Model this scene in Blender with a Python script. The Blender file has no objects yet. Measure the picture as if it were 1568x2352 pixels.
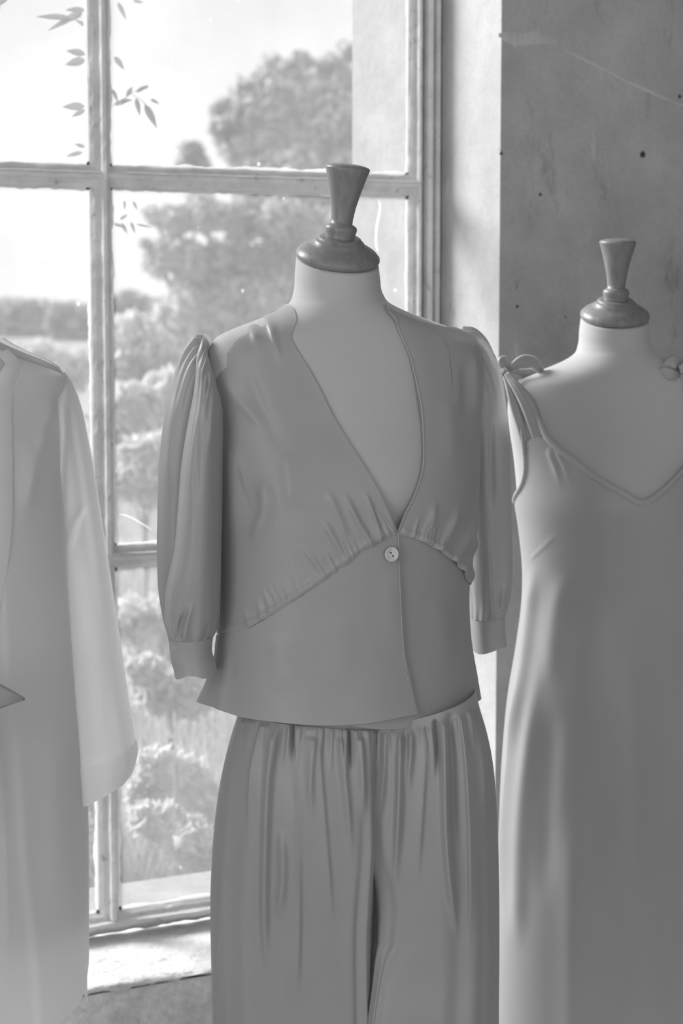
import bpy, bmesh, math, random
import numpy as np
from mathutils import Vector, Matrix, noise as mnoise

scene = bpy.context.scene
col = scene.collection
rng = np.random.default_rng(7)
random.seed(7)

# ------------------------------------------------------------------ camera
FPX = 4624.0                       # focal length in pixels of the 1568 x 2352 frame
TILT = math.atan(486 / FPX)
YAW = math.radians(62.8)           # angle between the view direction and the window wall
CAM = np.array([-1.333, -3.585, 1.46])
CF = np.array([math.cos(YAW), math.sin(YAW), 0.0])
CR = np.array([math.sin(YAW), -math.cos(YAW), 0.0])
ZUP = np.array([0, 0, 1.0])
CF3 = CF * math.cos(TILT) - ZUP * math.sin(TILT)
CU = CF * math.sin(TILT) + ZUP * math.cos(TILT)

cd = bpy.data.cameras.new('camera')
cam = bpy.data.objects.new('camera', cd)
col.objects.link(cam)
cam.location = CAM
cam.rotation_euler = (math.pi / 2 - TILT, 0, YAW - math.pi / 2)
cd.sensor_fit = 'VERTICAL'
cd.sensor_height = 36.0
cd.lens = FPX / 2352 * 36.0
cd.clip_end = 500
cd.dof.use_dof = True
cd.dof.focus_distance = 2.72
cd.dof.aperture_fstop = 6.5
scene.camera = cam

RX0, RX1, RY0, RZ1 = -3.7, 3.2, -6.3, 3.45        # the room's inner faces

# ------------------------------------------------------------------ world, sun, room light
EXPOSURE = 0.0
scene.view_settings.view_transform = 'Standard'
scene.view_settings.look = 'None'
scene.view_settings.gamma = 1.0
scene.view_settings.use_curve_mapping = False
scene.view_settings.exposure = EXPOSURE

w = bpy.data.worlds.new('overcast_sky')
scene.world = w
w.use_nodes = True
nt = w.node_tree
nt.nodes.clear()
wo = nt.nodes.new('ShaderNodeOutputWorld')
bg = nt.nodes.new('ShaderNodeBackground')
tc = nt.nodes.new('ShaderNodeTexCoord')
mp = nt.nodes.new('ShaderNodeMapping')
mp.inputs['Scale'].default_value = (1, 1, 2.6)
nz = nt.nodes.new('ShaderNodeTexNoise')
nz.inputs['Scale'].default_value = 3.2
nz.inputs['Detail'].default_value = 4
rp = nt.nodes.new('ShaderNodeValToRGB')
rp.color_ramp.elements[0].position = 0.35
rp.color_ramp.elements[0].color = (0.80, 0.80, 0.80, 1)
rp.color_ramp.elements[1].position = 0.65
rp.color_ramp.elements[1].color = (1.0, 1.0, 1.0, 1)
nt.links.new(tc.outputs['Generated'], mp.inputs['Vector'])
nt.links.new(mp.outputs['Vector'], nz.inputs['Vector'])
nt.links.new(nz.outputs['Fac'], rp.inputs['Fac'])
nt.links.new(rp.outputs['Color'], bg.inputs['Color'])
bg.inputs['Strength'].default_value = 0.92
nt.links.new(bg.outputs['Background'], wo.inputs['Surface'])

sd = bpy.data.lights.new('hazy_sun', 'SUN')
sd.energy = 8.2
sd.angle = math.radians(28)
sun = bpy.data.objects.new('hazy_sun', sd)
col.objects.link(sun)
SUNDIR = Vector((-0.64, 0.79, 0.60)).normalized()      # towards the sun
sun.rotation_euler = SUNDIR.to_track_quat('Z', 'Y').to_euler()


def area_light(name, loc, target, sx, sy, power):
    d = bpy.data.lights.new(name, 'AREA')
    d.shape = 'RECTANGLE'
    d.size = sx
    d.size_y = sy
    d.energy = power
    o = bpy.data.objects.new(name, d)
    col.objects.link(o)
    o.location = loc
    o.rotation_euler = (Vector(target) - Vector(loc)).to_track_quat('-Z', 'Y').to_euler()
    return o


# added fill lamps just inside the solid left and rear walls
area_light('side_fill', (RX0 + 0.06, -3.3, 1.75), (RX0 + 1.0, -3.3, 1.75), 1.8, 2.5, 54)
area_light('rear_fill', (-1.0, RY0 + 0.06, 1.75), (-1.0, 0, 1.75), 1.8, 2.5, 38)

scene.cycles.max_bounces = 8
scene.cycles.diffuse_bounces = 4
scene.cycles.transmission_bounces = 8
scene.cycles.transparent_max_bounces = 12
scene.cycles.caustics_reflective = False
scene.cycles.caustics_refractive = False
scene.cycles.sample_clamp_indirect = 6.0


# ------------------------------------------------------------------ pixel helpers (frame 1568 x 2352)
def ray(px, py):
    return CF3 + CR * ((px - 784) / FPX) + CU * ((1176 - py) / FPX)


def at_depth(px, py, D):
    d = ray(px, py)
    return CAM + d * (D / float(d @ CF))


def at_y(px, py, y):
    d = ray(px, py)
    return CAM + d * ((y - CAM[1]) / d[1])


def project(P):
    q = np.asarray(P) - CAM
    d = q @ CF3
    return 784 + FPX * (q @ CR) / d, 1176 - FPX * (q @ CU) / d


def z_of(py, D):
    return float(at_depth(784, py, D)[2])


# ------------------------------------------------------------------ object helpers
def link_mesh(name, verts, faces, mat, parent=None, smooth=True):
    me = bpy.data.meshes.new(name)
    me.from_pydata([tuple(map(float, v)) for v in verts], [], [tuple(int(i) for i in f) for f in faces])
    me.update()
    if smooth:
        me.polygons.foreach_set('use_smooth', [True] * len(me.polygons))
    o = bpy.data.objects.new(name, me)
    col.objects.link(o)
    if mat:
        me.materials.append(mat)
    if parent:
        o.parent = parent
        o.matrix_parent_inverse = parent.matrix_world.inverted()
    return o


def link_bm(name, bm, mat, parent=None, smooth=True):
    me = bpy.data.meshes.new(name)
    bm.to_mesh(me)
    bm.free()
    if smooth:
        me.polygons.foreach_set('use_smooth', [True] * len(me.polygons))
    o = bpy.data.objects.new(name, me)
    col.objects.link(o)
    if mat:
        me.materials.append(mat)
    if parent:
        o.parent = parent
        o.matrix_parent_inverse = parent.matrix_world.inverted()
    return o


def thing(name, label, cat, loc=(0, 0, 0), group=None):
    o = bpy.data.objects.new(name, None)
    col.objects.link(o)
    o.location = loc
    o.matrix_world = Matrix.Translation(Vector(loc))
    o.empty_display_size = 0.1
    o['label'] = label
    o['category'] = cat
    if group:
        o['group'] = group
    return o


def tag(o, label, cat, group=None, kind=None):
    o['label'] = label
    o['category'] = cat
    if group:
        o['group'] = group
    if kind:
        o['kind'] = kind
    return o


def structure(o, label=None):
    o['kind'] = 'structure'
    if label:
        o['label'] = label
    return o


def grid_faces(nr, nc, close_c=False, flip=False):
    r = np.arange(nr - 1)[:, None]
    ncc = nc if close_c else nc - 1
    c = np.arange(ncc)[None, :]
    c2 = (c + 1) % nc
    a = r * nc + c
    b = r * nc + c2
    d = (r + 1) * nc + c2
    e = (r + 1) * nc + c
    f = np.stack([a, b, d, e], -1).reshape(-1, 4)
    if flip:
        f = f[:, ::-1]
    return f


def add_box(bm, lo, hi):
    vs = [bm.verts.new((x, y, z)) for x in (lo[0], hi[0]) for y in (lo[1], hi[1]) for z in (lo[2], hi[2])]
    for f in ((0, 1, 3, 2), (4, 6, 7, 5), (0, 4, 5, 1), (2, 3, 7, 6), (0, 2, 6, 4), (1, 5, 7, 3)):
        bm.faces.new([vs[i] for i in f])


def solidify(o, t, offset=-1):
    if t <= 0.0012:          # single-layer silk: one translucent sheet
        return o
    m = o.modifiers.new('cloth_thickness', 'SOLIDIFY')
    m.thickness = t
    m.offset = offset
    return o


def vnoise(P, scale, seed=0.0):
    return np.array([mnoise.noise(Vector((p[0] * scale + seed, p[1] * scale + seed * 1.7, p[2] * scale - seed)))
                     for p in P])


def smooth_curve(xs, ys, n):
    """cubic (monotone-ish hermite) resampling of ys over xs"""
    xs = np.asarray(xs, float)
    ys = np.asarray(ys, float)
    m = np.gradient(ys, xs, axis=0)
    x = np.linspace(xs[0], xs[-1], n)
    k = np.clip(np.searchsorted(xs, x, side='right') - 1, 0, len(xs) - 2)
    h = (xs[k + 1] - xs[k])
    t = (x - xs[k]) / h
    if ys.ndim > 1:
        h = h[:, None]
        t = t[:, None]
    return ((2 * t ** 3 - 3 * t ** 2 + 1) * ys[k] + (t ** 3 - 2 * t ** 2 + t) * h * m[k]
            + (-2 * t ** 3 + 3 * t ** 2) * ys[k + 1] + (t ** 3 - t ** 2) * h * m[k + 1])


# ------------------------------------------------------------------ materials (procedural, monochrome photograph)
def new_mat(name):
    m = bpy.data.materials.new(name)
    m.use_nodes = True
    n = m.node_tree
    n.nodes.clear()
    out = n.nodes.new('ShaderNodeOutputMaterial')
    return m, n, out


def noise_node(n, scale, detail=4, rough=0.6, coord='Object', stretch=None):
    tc = n.nodes.new('ShaderNodeTexCoord')
    src = tc.outputs[coord]
    if stretch:
        mp = n.nodes.new('ShaderNodeMapping')
        mp.inputs['Scale'].default_value = stretch
        n.links.new(src, mp.inputs['Vector'])
        src = mp.outputs['Vector']
    t = n.nodes.new('ShaderNodeTexNoise')
    t.inputs['Scale'].default_value = scale
    t.inputs['Detail'].default_value = detail
    t.inputs['Roughness'].default_value = rough
    n.links.new(src, t.inputs['Vector'])
    return t.outputs['Fac']


def ramp(n, fac, stops):
    r = n.nodes.new('ShaderNodeValToRGB')
    e = r.color_ramp.elements
    while len(e) < len(stops):
        e.new(0.5)
    for i, (p, v) in enumerate(stops):
        e[i].position = p
        e[i].color = (v, v, v, 1)
    n.links.new(fac, r.inputs['Fac'])
    return r.outputs['Color']


def mix_val(n, a, b, fac, mode='MIX'):
    m = n.nodes.new('ShaderNodeMix')
    m.data_type = 'RGBA'
    m.blend_type = mode
    for s, v in ((m.inputs[0], fac), (m.inputs[6], a), (m.inputs[7], b)):
        if isinstance(v, (int, float)):
            s.default_value = v if s.type == 'VALUE' else (v, v, v, 1)
        else:
            n.links.new(v, s)
    return m.outputs[2]


def bump(n, height, strength, dist):
    b = n.nodes.new('ShaderNodeBump')
    b.inputs['Strength'].default_value = strength
    b.inputs['Distance'].default_value = dist
    n.links.new(height, b.inputs['Height'])
    return b.outputs['Normal']


def surf_mat(name, stops, scale, rough=0.8, bump_s=0.3, bump_d=0.002, fine=None, stretch=None, spec=0.3,
             bump_scale=None, extra=None):
    m, n, out = new_mat(name)
    p = n.nodes.new('ShaderNodeBsdfPrincipled')
    p.inputs['Roughness'].default_value = rough
    p.inputs['Specular IOR Level'].default_value = spec
    c = ramp(n, noise_node(n, scale, 5, 0.65, stretch=stretch), stops)
    if fine:
        c2 = ramp(n, noise_node(n, fine[0], 3, 0.7, stretch=stretch), fine[1])
        c = mix_val(n, c, c2, 1.0, 'MULTIPLY')
    if extra:
        c = extra(n, c)
    n.links.new(c, p.inputs['Base Color'])
    if bump_s:
        n.links.new(bump(n, noise_node(n, bump_scale or scale * 4, 5, 0.7, stretch=stretch), bump_s, bump_d),
                    p.inputs['Normal'])
    n.links.new(p.outputs[0], out.inputs[0])
    return m


def cloth_mat(name, value, trans, rough, spec, sheen=0.2, weave=900, var=0.06):
    m, n, out = new_mat(name)
    p = n.nodes.new('ShaderNodeBsdfPrincipled')
    p.inputs['Roughness'].default_value = rough
    p.inputs['Specular IOR Level'].default_value = spec
    p.inputs['Sheen Weight'].default_value = sheen
    c = ramp(n, noise_node(n, 6, 3, 0.5, stretch=(1, 1, 0.4)), [(0.3, value * (1 - var)), (0.7, value * (1 + var))])
    n.links.new(c, p.inputs['Base Color'])
    n.links.new(bump(n, noise_node(n, weave, 2, 0.5), 0.12, 0.0004), p.inputs['Normal'])
    t = n.nodes.new('ShaderNodeBsdfTranslucent')
    n.links.new(c, t.inputs['Color'])
    mx = n.nodes.new('ShaderNodeMixShader')
    mx.inputs[0].default_value = trans
    n.links.new(p.outputs[0], mx.inputs[1])
    n.links.new(t.outputs[0], mx.inputs[2])
    n.links.new(mx.outputs[0], out.inputs[0])
    return m


def leaf_mat(name, lo, hi, trans=0.4):
    m, n, out = new_mat(name)
    d = n.nodes.new('ShaderNodeBsdfDiffuse')
    t = n.nodes.new('ShaderNodeBsdfTranslucent')
    c = ramp(n, noise_node(n, 1.7, 2, 0.6), [(0.35, lo), (0.65, hi)])
    n.links.new(c, d.inputs['Color'])
    n.links.new(c, t.inputs['Color'])
    mx = n.nodes.new('ShaderNodeMixShader')
    mx.inputs[0].default_value = trans
    n.links.new(d.outputs[0], mx.inputs[1])
    n.links.new(t.outputs[0], mx.inputs[2])
    n.links.new(mx.outputs[0], out.inputs[0])
    return m


def glass_mat():
    m, n, out = new_mat('hazed_old_glass')
    tr = n.nodes.new('ShaderNodeBsdfTransparent')
    tr.inputs['Color'].default_value = (0.985, 0.985, 0.985, 1)
    gl = n.nodes.new('ShaderNodeBsdfGlossy')
    gl.inputs['Roughness'].default_value = 0.02
    n.links.new(bump(n, noise_node(n, 5, 2, 0.5), 0.2, 0.01), gl.inputs['Normal'])
    lw = n.nodes.new('ShaderNodeLayerWeight')
    lw.inputs['Blend'].default_value = 0.3
    fr = ramp(n, lw.outputs['Facing'], [(0.0, 0.012), (0.75, 0.05)])
    mx = n.nodes.new('ShaderNodeMixShader')
    n.links.new(fr, mx.inputs[0])
    n.links.new(tr.outputs[0], mx.inputs[1])
    n.links.new(gl.outputs[0], mx.inputs[2])
    du = n.nodes.new('ShaderNodeBsdfTranslucent')
    du.inputs['Color'].default_value = (0.95, 0.95, 0.95, 1)
    film = ramp(n, noise_node(n, 2.2, 6, 0.7), [(0.3, 0.05), (0.75, 0.115)])  # pale veil laid over the panes in place of outdoor haze
    # dried splashes and specks
    vo = n.nodes.new('ShaderNodeTexVoronoi')
    vo.inputs['Scale'].default_value = 14
    vo.inputs['Randomness'].default_value = 1
    tc = n.nodes.new('ShaderNodeTexCoord')
    mp = n.nodes.new('ShaderNodeMapping')
    mp.inputs['Scale'].default_value = (1, 1, 0.8)
    n.links.new(tc.outputs['Object'], mp.inputs['Vector'])
    n.links.new(mp.outputs['Vector'], vo.inputs['Vector'])
    spots = ramp(n, vo.outputs['Distance'], [(0.03, 0.25), (0.055, 0.0)])
    fac = mix_val(n, film, spots, 1.0, 'ADD')
    m2 = n.nodes.new('ShaderNodeMixShader')
    n.links.new(fac, m2.inputs[0])
    n.links.new(mx.outputs[0], m2.inputs[1])
    n.links.new(du.outputs[0], m2.inputs[2])
    n.links.new(m2.outputs[0], out.inputs[0])
    return m


def wall_extra(n, c):
    # broad stains, pale worn zones and dark mottled damp marks
    c2 = ramp(n, noise_node(n, 1.1, 6, 0.7), [(0.35, 0.74), (0.62, 1.14)])
    c = mix_val(n, c, c2, 1.0, 'MULTIPLY')
    s = ramp(n, noise_node(n, 9, 8, 0.75, stretch=(1.6, 1, 0.55)), [(0.57, 1.0), (0.68, 0.66)])
    c = mix_val(n, c, s, 1.0, 'MULTIPLY')
    sc = ramp(n, noise_node(n, 30, 3, 0.5, stretch=(1, 1, 0.25)), [(0.68, 0.0), (0.74, 0.12)])
    return mix_val(n, c, sc, 1.0, 'ADD')


def sill_extra(n, c):
    s = ramp(n, noise_node(n, 26, 6, 0.75, stretch=(0.5, 1, 1)), [(0.56, 1.0), (0.66, 0.55)])
    return mix_val(n, c, s, 1.0, 'MULTIPLY')


def bar_extra(n, c):
    s = ramp(n, noise_node(n, 40, 6, 0.75), [(0.58, 1.0), (0.68, 0.60)])
    return mix_val(n, c, s, 1.0, 'MULTIPLY')


M = {}
M['wall'] = surf_mat('aged_plaster', [(0.3, 0.45), (0.7, 0.55)], 5, 0.85, 0.35, 0.003, (160, [(0.3, 0.9), (0.7, 1.04)]),
                     extra=wall_extra, bump_scale=45)
M['apron'] = surf_mat('bounce_lit_flaking_plaster', [(0.35, 0.68), (0.62, 0.92)], 14, 0.85, 0.6, 0.004,  # wall plaster lightened to stand for floor bounce, plus real flaking
                      (70, [(0.3, 0.85), (0.7, 1.08)]), extra=lambda n, c: mix_val(n, c, ramp(n, noise_node(n, 24, 6, .7), [(0.58, 1.0), (0.68, 0.72)]), 1.0, 'MULTIPLY'))
M['room'] = surf_mat('pale_plaster', [(0.3, 0.52), (0.7, 0.60)], 3, 0.85, 0.2, 0.002)
M['stone'] = surf_mat('pale_stone', [(0.3, 0.20), (0.7, 0.30)], 9, 0.85, 0.5, 0.006,
                      (60, [(0.3, 0.85), (0.7, 1.05)]))
M['floor'] = surf_mat('worn_floor_boards', [(0.3, 0.46), (0.7, 0.60)], 3, 0.6, 0.2, 0.002, stretch=(0.3, 3, 1))
M['sill'] = surf_mat('flaking_white_sill_paint', [(0.35, 0.68), (0.65, 0.86)], 12, 0.8, 0.7, 0.006, extra=sill_extra,
                     bump_scale=60)
M['bar'] = surf_mat('weathered_white_paint', [(0.35, 0.60), (0.65, 0.76)], 14, 0.65, 0.6, 0.003,
                    extra=bar_extra, bump_scale=70)
M['glass'] = glass_mat()
M['putty_glint'] = cloth_mat('translucent_putty_glint', 0.92, 0.6, 0.8, 0.1, 0.0, weave=300)  # strips made translucent to imitate glint at the glass edge
M['jersey'] = cloth_mat('white_jersey_cover', 0.51, 0.0, 0.75, 0.2, 0.35, weave=1400, var=0.02)
M['satin'] = cloth_mat('grey_sandwashed_silk', 0.51, 0.32, 0.42, 0.5, 0.3)
M['slip'] = cloth_mat('pale_satin', 0.46, 0.16, 0.40, 0.45, 0.25)
M['robe'] = cloth_mat('white_silk', 0.96, 0.58, 0.55, 0.3, 0.2, var=0.03)
M['robe_tie'] = cloth_mat('grey_silk_tie', 0.45, 0.2, 0.5, 0.3, 0.2)
M['wood'] = surf_mat('turned_beech', [(0.3, 0.20), (0.7, 0.28)], 30, 0.38, 0.08, 0.0008, stretch=(4, 4, 0.35), spec=0.45,
                     fine=(300, [(0.3, 0.9), (0.7, 1.05)]))
M['metal'] = surf_mat('dark_stand_metal', [(0.3, 0.06), (0.7, 0.09)], 8, 0.4, 0.05, 0.001, spec=0.5)
M['button'] = surf_mat('shell_button', [(0.3, 0.55), (0.7, 0.75)], 120, 0.3, 0.1, 0.0005, spec=0.5)
M['dark'] = surf_mat('dark_hole', [(0.3, 0.05), (0.7, 0.09)], 20, 0.9, 0.0)
M['ridge'] = surf_mat('pale_filler', [(0.3, 0.52), (0.7, 0.64)], 20, 0.85, 0.3, 0.002)
M['leaf_near'] = leaf_mat('vine_leaf', 0.12, 0.22)
M['leaf_a'] = leaf_mat('tree_leaf', 0.36, 0.60, 0.5)
M['leaf_b'] = leaf_mat('shrub_leaf', 0.44, 0.66, 0.5)
M['leaf_c'] = leaf_mat('far_leaf', 0.30, 0.42, 0.5)
M['bark'] = surf_mat('bark', [(0.3, 0.10), (0.7, 0.18)], 12, 0.9, 0.3, 0.01)
M['ground'] = surf_mat('rough_lawn', [(0.3, 0.18), (0.7, 0.32)], 1.6, 0.95, 0.5, 0.03,
                       (14, [(0.3, 0.8), (0.7, 1.1)]))
M['grass'] = leaf_mat('grass_blade', 0.26, 0.46)
M['gravel'] = surf_mat('pale_gravel', [(0.3, 0.22), (0.7, 0.30)], 25, 0.95, 0.5, 0.01)

# ------------------------------------------------------------------ the room
XR, XL = 0.726, -1.425          # window opening between the reveals
ZS, ZT = 0.235, 3.16            # sill top and opening head
YI, YO = -0.245, 0.32           # inner and outer wall faces

bm = bmesh.new()
add_box(bm, (RX0, RY0, -0.12), (RX1, YI, 0.0))
floor = structure(link_bm('floor', bm, M['floor'], smooth=False))
bm = bmesh.new()
add_box(bm, (RX0, RY0, RZ1), (RX1, YI, RZ1 + 0.12))
structure(link_bm('ceiling', bm, M['room'], smooth=False))
for nm, lo, hi in (('wall_left', (RX0 - 0.2, RY0 - 0.2, -0.12), (RX0, YI, RZ1 + 0.12)),
                   ('wall_right', (RX1, RY0 - 0.2, -0.12), (RX1 + 0.2, YI, RZ1 + 0.12)),
                   ('wall_back', (RX0, RY0 - 0.2, -0.12), (RX1, RY0, RZ1 + 0.12))):
    bm = bmesh.new()
    add_box(bm, lo, hi)
    structure(link_bm(nm, bm, M['room'], smooth=False))

# window wall: four blocks round the opening (inside reveal at XR, outer stone jamb a little proud)
bm = bmesh.new()
add_box(bm, (XR, YI, -0.12), (RX1 + 0.2, 0.045, RZ1 + 0.12))
add_box(bm, (RX0 - 0.2, YI, -0.12), (XL, 0.045, RZ1 + 0.12))
add_box(bm, (XL, YI, ZT), (XR, 0.045, RZ1 + 0.12))
add_box(bm, (XL, YI, -0.12), (XR, 0.045, ZS - 0.035))
wall_front = structure(link_bm('wall_front', bm, M['wall'], smooth=False), 'aged stained plaster wall around the window')
bm = bmesh.new()
add_box(bm, (0.70, 0.045, -0.5), (RX1 + 0.2, YO, RZ1 + 0.4))
add_box(bm, (RX0 - 0.2, 0.045, -0.5), (-1.40, YO, RZ1 + 0.4))
add_box(bm, (-1.40, 0.045, 3.13), (0.70, YO, RZ1 + 0.4))
add_box(bm, (-1.40, 0.045, -0.5), (0.70, YO + 0.06, 0.215))
structure(link_bm('wall_outer', bm, M['stone'], smooth=False), 'pale stone outer face and jamb of the window wall')

# plaster marks on the wall
for (px, py, r_) in ((1475, 355, 0.0055), (1240, 447, 0.0026), (1187, 704, 0.0022), (1560, 222, 0.003),
                     (1297, 728, 0.0014), (1150, 352, 0.003)):
    p = at_y(px, py, YI)
    bm = bmesh.new()
    nn = 14
    ring0 = [bm.verts.new((p[0] + r_ * 1.25 * math.cos(a) * random.uniform(.8, 1.2), YI - 0.0006,
                           p[2] + r_ * 1.25 * math.sin(a) * random.uniform(.8, 1.2)))
             for a in np.linspace(0, 2 * math.pi, nn, endpoint=False)]
    ring1 = [bm.verts.new((p[0] + r_ * 0.7 * math.cos(a), YI - 0.003, p[2] + r_ * 0.7 * math.sin(a)))
             for a in np.linspace(0, 2 * math.pi, nn, endpoint=False)]
    for i in range(nn):
        j = (i + 1) % nn
        bm.faces.new((ring0[i], ring0[j], ring1[j], ring1[i]))
    bm.faces.new(ring1)
    link_bm('nail_hole_disc', bm, M['dark'], wall_front, smooth=False)  # dark disc in place of the shade inside a nail hole


def wall_ridge(pts, width, height, name='filler_ridge', n=60, mat='ridge'):
    c = smooth_curve(np.arange(len(pts)), np.array([at_y(x, y, YI) for x, y in pts]), n)
    t = np.gradient(c, axis=0)
    t /= np.linalg.norm(t, axis=1)[:, None]
    side = np.cross(t, [0, -1, 0])
    V = []
    for i in range(n):
        f = math.sin(math.pi * (i + .5) / n) ** 0.35 * (0.75 + 0.5 * mnoise.noise(Vector((i * .21, pts[0][0], 0))))
        for s, hh in ((-1, 0.0), (-.45, .8), (0, 1), (.45, .8), (1, 0.0)):
            V.append(c[i] + side[i] * s * width * f + np.array([0, -height * hh * f, 0]))
    return link_mesh(name, V, grid_faces(n, 5), M[mat], wall_front)


wall_ridge([(1290, 112), (1370, 150), (1450, 190), (1520, 222), (1575, 246)], 0.0045, 0.0016)
wall_ridge([(1145, 80), (1190, 92), (1235, 86), (1278, 95)], 0.016, 0.0012)
wall_ridge([(1142, 344), (1290, 342), (1420, 345), (1568, 350)], 0.0016, 0.0007, mat='wall')
wall_ridge([(1415, 205), (1410, 270), (1404, 330)], 0.0016, 0.0007, mat='wall')

# sill: rough painted stone slab with an uneven nosing
nx, ny = 220, 26
xs = np.linspace(XL, XR, nx)
V = []
for j in range(ny):
    t = j / (ny - 1)
    for i, x in enumerate(xs):
        if t < 0.75:
            s = t / 0.75
            y, z = 0.044 + (YI - 0.012 - 0.044) * s, ZS
        else:
            s = (t - 0.75) / 0.25
            y, z = YI - 0.012 - 0.004 * math.sin(s * math.pi), ZS - (0.014 + 0.016 * max(0.0, mnoise.noise(Vector((x * 22, 3, 0))) + 0.6 * mnoise.noise(Vector((x * 70, 8, 0))))) * s
        k = mnoise.noise(Vector((x * 9, y * 9, z * 9)))
        k2 = mnoise.noise(Vector((x * 34, y * 34, z * 34 + 5)))
        edge = math.exp(-((t - 0.75) / 0.16) ** 2)
        V.append((x, y + edge * (0.006 * k + 0.006 * k2) + 0.006 * edge, z + 0.0018 * k + 0.0014 * k2
                  - edge * (0.006 + 0.007 * max(k2, 0) + 0.004 * k)))
sill = structure(link_mesh('window_sill', V, grid_faces(ny, nx, flip=True), M['sill']),
                 'rough white painted stone sill with flaking edge')
sill.parent = wall_front

nx, nz = 200, 30
V = []
for j in range(nz):
    z = 0.002 + (ZS - 0.022) * j / (nz - 1)
    for x in np.linspace(XL, XR, nx):
        k = mnoise.noise(Vector((x * 12, 0, z * 12))) + .6 * mnoise.noise(Vector((x * 40, 4, z * 40)))
        V.append((x, YI - 0.004 - 0.003 * k, z))
ap = link_mesh('bounce_lit_apron', V, grid_faces(nz, nx), M['apron'], wall_front)
ap['label'] = 'flaking plaster below the sill, lightened as floor bounce'

# ------------------------------------------------------------------ window 1
win = bpy.data.objects.new('window_1', None)
col.objects.link(win)
structure(win, 'tall weathered white window with large haze-veiled panes')

BARV = [0.003, -0.677]
BARH = [0.974, 1.690, 2.407]
HB = 0.0195
NOSE = [(-1.0, 0.010), (-1.0, -0.004), (-0.72, -0.010), (-0.30, -0.013), (-0.16, -0.026), (0.10, -0.030),
        (0.34, -0.026), (0.46, -0.014), (0.80, -0.010), (1.0, -0.004), (1.0, 0.010)]


def bar(name, p0, p1, half, prof, rough=0.0016, step=0.012, seed=0.0, mat=None, depth=1.0):
    p0, p1 = np.array(p0, float), np.array(p1, float)
    L = np.linalg.norm(p1 - p0)
    t = (p1 - p0) / L
    side = np.array([1.0, 0, 0]) if abs(t[2]) > 0.5 else np.array([0, 0, 1.0])
    n = max(4, int(L / step))
    V = []
    for i in range(n + 1):
        c = p0 + t * (L * i / n)
        for k, (s, y) in enumerate(prof):
            q = c + side * s * half + np.array([0, y * depth, 0])
            a = mnoise.noise(Vector((q[0] * 28 + seed, q[1] * 28, q[2] * 28)))
            b = mnoise.noise(Vector((q[0] * 90 + seed, q[1] * 60 + 3, q[2] * 90)))
            q = q + side * (rough * a + 0.7 * rough * b) * (1.0 if abs(s) > .9 else .5) + np.array([0, rough * (b + a), 0])
            V.append(q)
    m = len(prof)
    F = grid_faces(n + 1, m, close_c=True).tolist()
    F.append(list(range(m)))
    F.append(list(range(n * m, n * m + m))[::-1])
    o = link_mesh(name, V, F, mat or M['bar'], win, smooth=True)
    o.data.polygons.foreach_set('use_smooth', [False] * len(o.data.polygons))
    return o


def putty_glint(p0, p1, half, inward, seed, parent):
    """ragged pale putty strip along a bar edge, translucent to stand for glint on the glass"""
    p0, p1 = np.array(p0, float), np.array(p1, float)
    L = np.linalg.norm(p1 - p0)
    t = (p1 - p0) / L
    inward = np.array(inward, float)
    n = max(4, int(L / 0.006))
    V = []
    for i in range(n + 1):
        c = p0 + t * (L * i / n)
        k = mnoise.noise(Vector((i * 0.11 + seed, seed, 0))) + 0.6 * mnoise.noise(Vector((i * 0.45 + seed, 2, seed)))
        wd = max(0.0018, 0.0062 + 0.0042 * k)
        V += [c + np.array([0, 0.0125, 0]), c + inward * wd + np.array([0, 0.0032, 0]), c + np.array([0, 0.0032, 0])]
    return link_mesh('putty_glint_line', V, grid_faces(n + 1, 3, close_c=True), M['putty_glint'], parent, smooth=False)


zb0, zt0 = 0.262, 3.13
xl0, xr0 = -1.355, 0.675
# frame posts set into the reveals, sash stiles and rails
FR = [(-1, 0.04), (-1, -0.030), (-0.55, -0.034), (-0.35, -0.030), (-0.25, -0.018), (0.0, -0.014), (0.15, -0.022),
      (0.6, -0.026), (0.85, -0.020), (1.0, -0.012), (1.0, 0.04)]
bar('frame_post', (0.708, 0, ZS), (0.708, 0, ZT), 0.019, FR, 0.0008, seed=1)
bar('frame_post', (-1.405, 0, ZS), (-1.405, 0, ZT), 0.021, FR, 0.0008, seed=2)
st_r = bar('sash_stile', (0.676, 0, ZS + 0.03), (0.676, 0, zt0), 0.0140, NOSE, 0.0014, seed=3, depth=.8)
st_l = bar('sash_stile', (-1.368, 0, ZS + 0.03), (-1.368, 0, zt0), 0.016, NOSE, 0.0014, seed=4, depth=.8)
rail_b = bar('bottom_rail', (-1.384, 0, 0.261), (0.69, 0, 0.261), 0.0205, NOSE, 0.0026, seed=5, depth=1.25)
rail_t = bar('top_rail', (-1.384, 0, 3.14), (0.69, 0, 3.14), 0.022, NOSE, 0.0018, seed=6)
cols_x = [(-1.352, BARV[1]), (BARV[1], BARV[0]), (BARV[0], 0.662)]
rows_z = [(0.2815, BARH[0]), (BARH[0], BARH[1]), (BARH[1], BARH[2]), (BARH[2], 3.118)]
vb, hb = [], []
for i, x in enumerate(BARV):
    vb.append(bar('glazing_bar', (x, 0, 0.27), (x, 0, 3.13), HB, NOSE, 0.0017, seed=10 + i))
for i, z in enumerate(BARH):
    hb.append(bar('glazing_bar', (-1.36, 0.001, z), (0.675, 0.001, z), HB + 0.001, NOSE, 0.0024, seed=20 + i, depth=.93))
s_ = 0
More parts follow.
